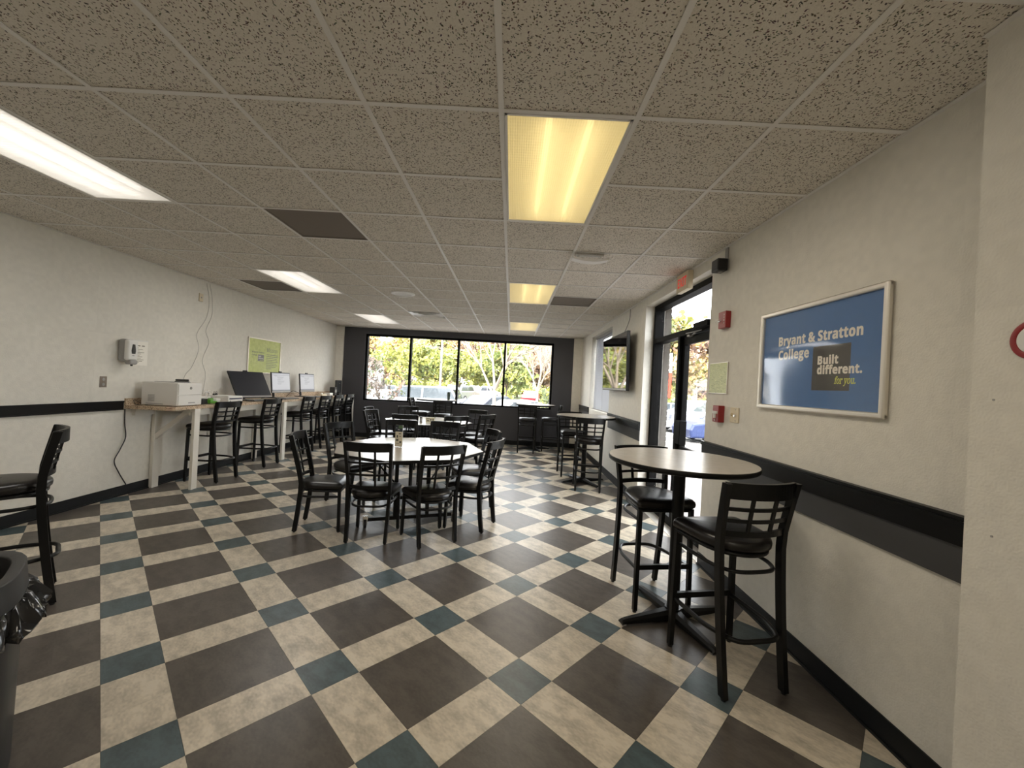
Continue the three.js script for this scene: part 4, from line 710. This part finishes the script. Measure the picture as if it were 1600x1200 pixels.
function car(kind, m, x, z, deg, label) {
  const k = CARS[kind], t = thing('car', label, 'car', [x, G, z], deg * RAD, 'cars in the parking lot');
  part('body', extr(k.body, k.w, 0.08), m, t); part('windows', extr(k.cab, k.w - 0.24, 0.05), carGlass, t); part('roof', extr(k.roof, k.w - 0.26, 0.02), m, t);
  const c = k.cab, mid = [(c[0][0] + c[3][0]) / 2 - 0.1, 0];
  part('pillar', [...[-1, 1].flatMap((s) => [[c[0], c[1]], [[mid[0], c[0][1]], [mid[0] - 0.05, c[2][1]]], [c[3], c[2]]].map(([a, b]) => { const l = Math.hypot(b[0] - a[0], b[1] - a[1]); return bx(0.09, l, 0.03, (a[0] + b[0]) / 2, (a[1] + b[1]) / 2, s * (k.w / 2 - 0.115), 0, 0, -Math.atan2(b[0] - a[0], b[1] - a[1])); }))], m, t);
  for (const wx of k.wheels) for (const s of [-1, 1]) { const w = part('wheel', cy(k.r, k.r, 0.22, wx, k.r, s * (k.w / 2 - 0.10), 'z', 24), tyre, t); part('hubcap', cy(k.r * 0.62, k.r * 0.62, 0.02, wx, k.r, s * (k.w / 2 + 0.012), 'z', 16), rim, w); }
  for (const s of [-1, 1]) { part('headlamp', rb(0.10, 0.13, 0.34, 0.03, k.body[3][0] - 0.02, k.body[3][1] - 0.10, s * (k.w / 2 - 0.28)), rim, t); part('tail_lamp', rb(0.08, 0.15, 0.26, 0.03, k.body[k.body.length - 1][0] + 0.05, k.body[k.body.length - 1][1] + 0.12, s * (k.w / 2 - 0.22)), mat(C(0.35, 0.01, 0.01), 0.3), t); part('mirror', rb(0.1, 0.12, 0.18, 0.03, c[0][0] - 0.15, c[0][1] + 0.08, s * (k.w / 2 + 0.02)), m, t); }
  part('number_plate', bx(0.02, 0.1, 0.3, k.body[0][0] - 0.09, 0.5, 0), M.white, t);
}
const silver = paint(0.20, 0.21, 0.24), whiteP = paint(0.5, 0.5, 0.5), greenP = paint(0.15, 0.17, 0.13), darkP = paint(0.014, 0.016, 0.032), redP = paint(0.28, 0.008, 0.014), blueP = paint(0.010, 0.020, 0.075), greyP = paint(0.16, 0.165, 0.18);
car('van', silver, -5.2, -22.6, 176, 'silver minivan parked broadside in front of the light pole');
car('suv', greenP, -5.0, -43, 70, 'pale green sport utility car parked beyond the minivan');
car('suv', whiteP, -3.2, -50, 60, 'white sport utility car parked beyond the pale green one');
car('sedan', darkP, -1.35, -21.6, 228, 'dark sedan parked behind the pale bare tree');
car('sedan', whiteP, 0.05, -17.6, 200, 'white sedan parked nearest the bare tree trunk');
car('sedan', redP, 2.6, -52, 80, 'small red sedan far across the parking lot');
car('sedan', whiteP, -11.6, -40, 10, 'white sedan standing beyond the young green tree');
car('sedan', blueP, 10.0, -18.4, 184, 'dark blue sedan parked outside the glass door');
car('suv', silver, 10.4, -22.6, 190, 'silver sport utility car parked behind the dark blue sedan');
car('sedan', silver, 9.6, -26.6, 190, 'pale silver sedan beyond the side light of the door');
car('sedan', whiteP, 14.2, -29.5, 185, 'white sedan at the edge of the trees beyond the door');
// ---- trees
const leafCluster = (() => { const l = []; const keep = seed; seed = 77; for (let k = 0; k < 9; k++) { const g = new THREE.CircleGeometry(rr(0.09, 0.15), 5); g.scale(1, 0.62, 1); g.rotateX(rr(0, 6.28)); g.rotateY(rr(0, 6.28)); g.translate(rr(-0.3, 0.3), rr(-0.24, 0.24), rr(-0.3, 0.3)); l.push(g); } seed = keep; return merged(l); })();
const leafM = phys(C(1, 1, 1), 0.95, { transmission: 0.35, thickness: 0, side: THREE.DoubleSide });
const barkM = mat(C(0.11, 0.085, 0.065), 0.9), paleBark = mat(C(0.22, 0.18, 0.14), 0.85), darkBark = mat(C(0.06, 0.045, 0.035), 0.9);
const TONES = { lime: [0.24, 0.25, 0.045], gold: [0.36, 0.235, 0.08], brown: [0.055, 0.042, 0.032], green: [0.12, 0.155, 0.035], tan: [0.31, 0.20, 0.125], dark: [0.06, 0.08, 0.03], rust: [0.13, 0.075, 0.055] };
function branchy(h, r, levels, spread, s0, lean = 0) {   // trunk and branches, one geometry; also the tips
  const out = [], tips = [];
  const grow = (p, dir, len, rad, lv) => {
    const e = p.clone().addScaledVector(dir, len), g = new THREE.CylinderGeometry(rad * 0.62, rad, len, lv > 1 ? 6 : 4, 1, true);
    g.translate(0, len / 2, 0); g.applyQuaternion(new THREE.Quaternion().setFromUnitVectors(new THREE.Vector3(0, 1, 0), dir)); g.translate(p.x, p.y, p.z); out.push(g);
    if (lv <= 0) { tips.push(e); return; }
    tips.push(e);
    const n = lv > 2 ? 4 : 3;
    for (let k = 0; k < n; k++) { const a = (k / n + rr(-0.12, 0.12)) * 6.283, t = spread * rr(0.6, 1.25), d = new THREE.Vector3(Math.cos(a) * Math.sin(t), Math.cos(t), Math.sin(a) * Math.sin(t)); d.applyQuaternion(new THREE.Quaternion().setFromUnitVectors(new THREE.Vector3(0, 1, 0), dir)); d.y += 0.12; d.normalize(); grow(p.clone().addScaledVector(dir, len * rr(0.72, 1.0)), d, len * rr(0.6, 0.8), rad * 0.58, lv - 1); }
  };
  const keep = seed; seed = s0; grow(new THREE.Vector3(0, 0, 0), new THREE.Vector3(lean, 1, 0).normalize(), h, r, levels); seed = keep;
  return { geo: merged(out), tips };
}
let treeSeed = 100;
function tree(name, label, category, x, z, H0, o) {
  const t = thing(name, label, category, [x, G - 0.02, z], 0, o.group), s0 = treeSeed++;
  const b = branchy(H0 * (o.trunk ?? 0.3), o.r ?? H0 * 0.018, o.levels ?? 3, o.spread ?? 0.6, s0, o.lean);
  part('trunk', b.geo, o.bark ?? barkM, t);
  if (!o.n) return;
  const keep = seed; seed = s0 * 31;
  const im = new THREE.InstancedMesh(leafCluster, leafM, o.n), m4 = new THREE.Matrix4(), q = new THREE.Quaternion(), col = new THREE.Color(), tones = o.tones.map((k) => TONES[k]);
  const cy0 = H0 * (o.cy ?? 0.62), ry = H0 * (o.ry ?? 0.4), rx = H0 * (o.rx ?? 0.28), lumps = Array.from({ length: 14 }, () => { const a = rr(0, 6.283), v = rr(-0.8, 0.9), u = Math.sqrt(1 - v * v) * 0.72; return [Math.cos(a) * u * rx, cy0 + v * ry * 0.75, Math.sin(a) * u * rx, rr(0.3, 0.5)]; });
  for (let k = 0; k < o.n; k++) {
    const l = lumps[k % 14], a = rr(0, 6.283), c = rr(-1, 1), u = Math.sqrt(1 - c * c), rad = Math.cbrt(rnd()) * l[3];
    m4.compose(new THREE.Vector3(l[0] + Math.cos(a) * u * rad * rx * 1.3, l[1] + c * rad * ry, l[2] + Math.sin(a) * u * rad * rx * 1.3), q.setFromEuler(new THREE.Euler(rr(0, 6), rr(0, 6), rr(0, 6))), new THREE.Vector3(1, 1, 1).multiplyScalar((o.leaf ?? 1) * rr(0.7, 1.3)));
    im.setMatrixAt(k, m4); const tn = tones[Math.floor(rnd() * tones.length)], f = rr(0.8, 1.2); im.setColorAt(k, col.setRGB(tn[0] * f, tn[1] * f, tn[2] * f));
  }
  seed = keep; im.name = 'foliage'; im.userData.kind = 'stuff'; t.add(im);
}
const wood = 'trees of the wood behind the parking lot';
const kinds = [
  ['leafy_tree', 'tall golden spring tree in the wood behind the parking lot', { tones: ['gold', 'gold', 'lime', 'tan'], n: 720, leaf: 2.0 }],
  ['leafy_tree', 'tall fresh green tree in the wood behind the parking lot', { tones: ['lime', 'gold', 'green'], n: 760, leaf: 2.0 }],
  ['leafy_tree', 'tall tan budding tree in the wood behind the parking lot', { tones: ['tan', 'tan', 'gold', 'rust'], n: 620, leaf: 1.8 }],
  ['leafy_tree', 'tall dark green tree in the wood behind the parking lot', { tones: ['green', 'dark', 'lime'], n: 740, leaf: 2.0 }]];
{
  const keep = seed; seed = 4242;
  // rows seen through the wide window, then those seen through the door
  for (let k = 0; k < 15; k++) { const q = [0, 2, 0, 0, 2, 0, 1, 0, 2, 1, 2, 0, 2, 2, 2][k]; const [n, l, o] = kinds[q]; tree(n, l, 'tree', -31 + k * 2.9 + rr(-0.3, 0.3), -60 - rr(0, 10), [8.6, 9.6, 8.2, 7.2, 7.6, 8.6, 9.0, 8.8, 7.6, 9.4, 9.8, 9.6, 10.4, 10.6, 10.8][k] * 1.2 * rr(0.95, 1.05), { ...o, group: wood, trunk: 0.3, levels: 2, rx: 0.26, cy: 0.53, ry: 0.46 }); }
  for (let k = 0; k < 9; k++) { const [n, l, o] = kinds[[3, 1, 2, 1, 0, 1, 2, 0, 3][k]]; tree(n, l.replace('behind the parking lot', 'beyond the glass door'), 'tree', 12 + k * 2.0 + rr(-0.6, 0.6), -38 + rr(-4, 4), 8.2 * rr(0.9, 1.12), { ...o, group: 'trees of the wood beyond the glass door', trunk: 0.3, levels: 2, rx: 0.27, cy: 0.52, ry: 0.46 }); }
  // low brush along the verge
  for (let k = 0; k < 13; k++) tree('verge_shrub', 'low yellow green shrub at the edge of the wood', 'shrub', -24 + k * 2.7 + rr(-0.6, 0.6), -57 + rr(-0.8, 0.8), 2.6 * rr(0.8, 1.2), { tones: ['lime', 'lime', 'green'], n: 150, leaf: 1.2, group: 'shrubs along the verge', trunk: 0.2, levels: 1, rx: 0.7, ry: 0.35, cy: 0.45 });
  for (let k = 0; k < 6; k++) tree('verge_shrub', 'low yellow green shrub beyond the cars at the glass door', 'shrub', 12 + k * 1.9 + rr(-0.5, 0.5), -32.5 + rr(-0.6, 0.6), 2.2 * rr(0.8, 1.2), { tones: ['lime', 'green'], n: 150, leaf: 1.2, group: 'shrubs beyond the glass door', trunk: 0.2, levels: 1, rx: 0.7, ry: 0.35, cy: 0.45 });
  seed = keep;
}
tree('young_tree', 'young lime green tree with a slim trunk in the parking lot', 'tree', -6.95, -27.5, 4.9, { tones: ['lime', 'lime', 'lime', 'green'], n: 520, leaf: 0.9, trunk: 0.36, r: 0.07, levels: 3, spread: 0.75, rx: 0.42, ry: 0.30, cy: 0.66, bark: darkBark });
tree('young_tree', 'young lime green tree beside the light pole', 'tree', -4.6, -36, 5.6, { tones: ['lime', 'green', 'lime'], n: 520, leaf: 1.1, trunk: 0.34, r: 0.08, levels: 3, rx: 0.42, ry: 0.30, cy: 0.62, bark: darkBark });
tree('young_tree', 'full fresh green tree behind the bare pale tree', 'tree', -0.4, -37, 6.6, { tones: ['green', 'lime', 'green'], n: 640, leaf: 1.2, trunk: 0.3, r: 0.09, levels: 3, rx: 0.34, ry: 0.33, cy: 0.58, bark: darkBark });
tree('bare_tree', 'pale bare tree with a forked trunk close outside the window', 'tree', -0.58, -14.6, 5.6, { trunk: 0.36, r: 0.095, levels: 5, spread: 0.5, bark: paleBark });
tree('bare_tree', 'pale bare tree with many upright branches beyond the white sedan', 'tree', 1.9, -29, 8.5, { trunk: 0.24, r: 0.13, levels: 5, spread: 0.46, bark: paleBark });
tree('bare_tree', 'slender pale bare tree beside the red sedan', 'tree', 4.3, -40, 10, { trunk: 0.24, r: 0.12, levels: 5, spread: 0.42, bark: paleBark });
tree('bare_tree', 'dark leaning sparse shrub tree close outside the counter end of the window', 'tree', -6.2, -18.5, 3.4, { trunk: 0.26, r: 0.05, levels: 4, spread: 0.6, lean: 0.3, bark: darkBark, tones: ['brown', 'rust', 'dark'], n: 170, leaf: 0.5, rx: 0.4, ry: 0.4, cy: 0.6 });
tree('corner_shrub', 'small green shrub outside the doorway-side end of the window', 'shrub', 1.35, -14.2, 1.9, { tones: ['green', 'lime', 'dark'], n: 110, leaf: 0.5, trunk: 0.3, levels: 2, rx: 0.25, ry: 0.4, cy: 0.6, bark: darkBark });
{ // light pole, white building, feather banner
  const p = thing('light_pole', 'grey parking lot light pole rising past the window top', 'light pole', [-4.62, G, -26.5]);
  part('pole', cy(0.06, 0.085, 8.0, 0, 4.0, 0, 'y', 14), mat(C(0.15, 0.14, 0.13), 0.6), p); part('base', cy(0.22, 0.25, 0.6, 0, 0.3, 0, 'y', 18), M.concrete, p); part('fixture', rb(0.7, 0.12, 0.35, 0.04, 0.3, 8.0, 0), M.greyPlastic, p);
  const b = thing('far_building', 'low white building with a flat roof at the far side of the lot', 'building', [-19.9, G, -46]);
  part('wall', bx(9, 4.0, 6, 0, 2.0, 0), mat(C(0.42, 0.40, 0.37), 0.8), b); part('roof', bx(9.6, 0.35, 6.6, 0, 4.15, 0), mat(C(0.16, 0.12, 0.10), 0.8), b);
  for (let k = 0; k < 4; k++) part('window', bx(1.2, 1.3, 0.1, -3 + k * 2.1, 1.9, 3.0), carGlass, b);
  const f = thing('feather_banner', 'tall orange-red and white feather banner outside the side light', 'banner', [7.15, G, -19.8], 0);
  part('mast', tb([[0, 0, 0], [0, 2.0, 0], [0.02, 3.6, 0], [0.2, 4.1, 0], [0.5, 4.15, 0]], 0.018, 20), M.chrome, f);
  const sail = (y0, y1) => bx(0.62, y1 - y0, 0.012, 0.33, (y0 + y1) / 2, 0);
  part('cloth_red', sail(1.85, 3.1), mat(C(0.30, 0.03, 0.012), 0.8), f); part('cloth_white', sail(3.1, 4.05), mat(C(0.75, 0.72, 0.66), 0.8), f); part('foot_plate', cy(0.25, 0.25, 0.03, 0, 0.015, 0), M.black, f);
}
scene.traverse((o) => { if (o.isMesh) { o.castShadow = true; o.receiveShadow = true; } });
renderer.render(scene, camera);
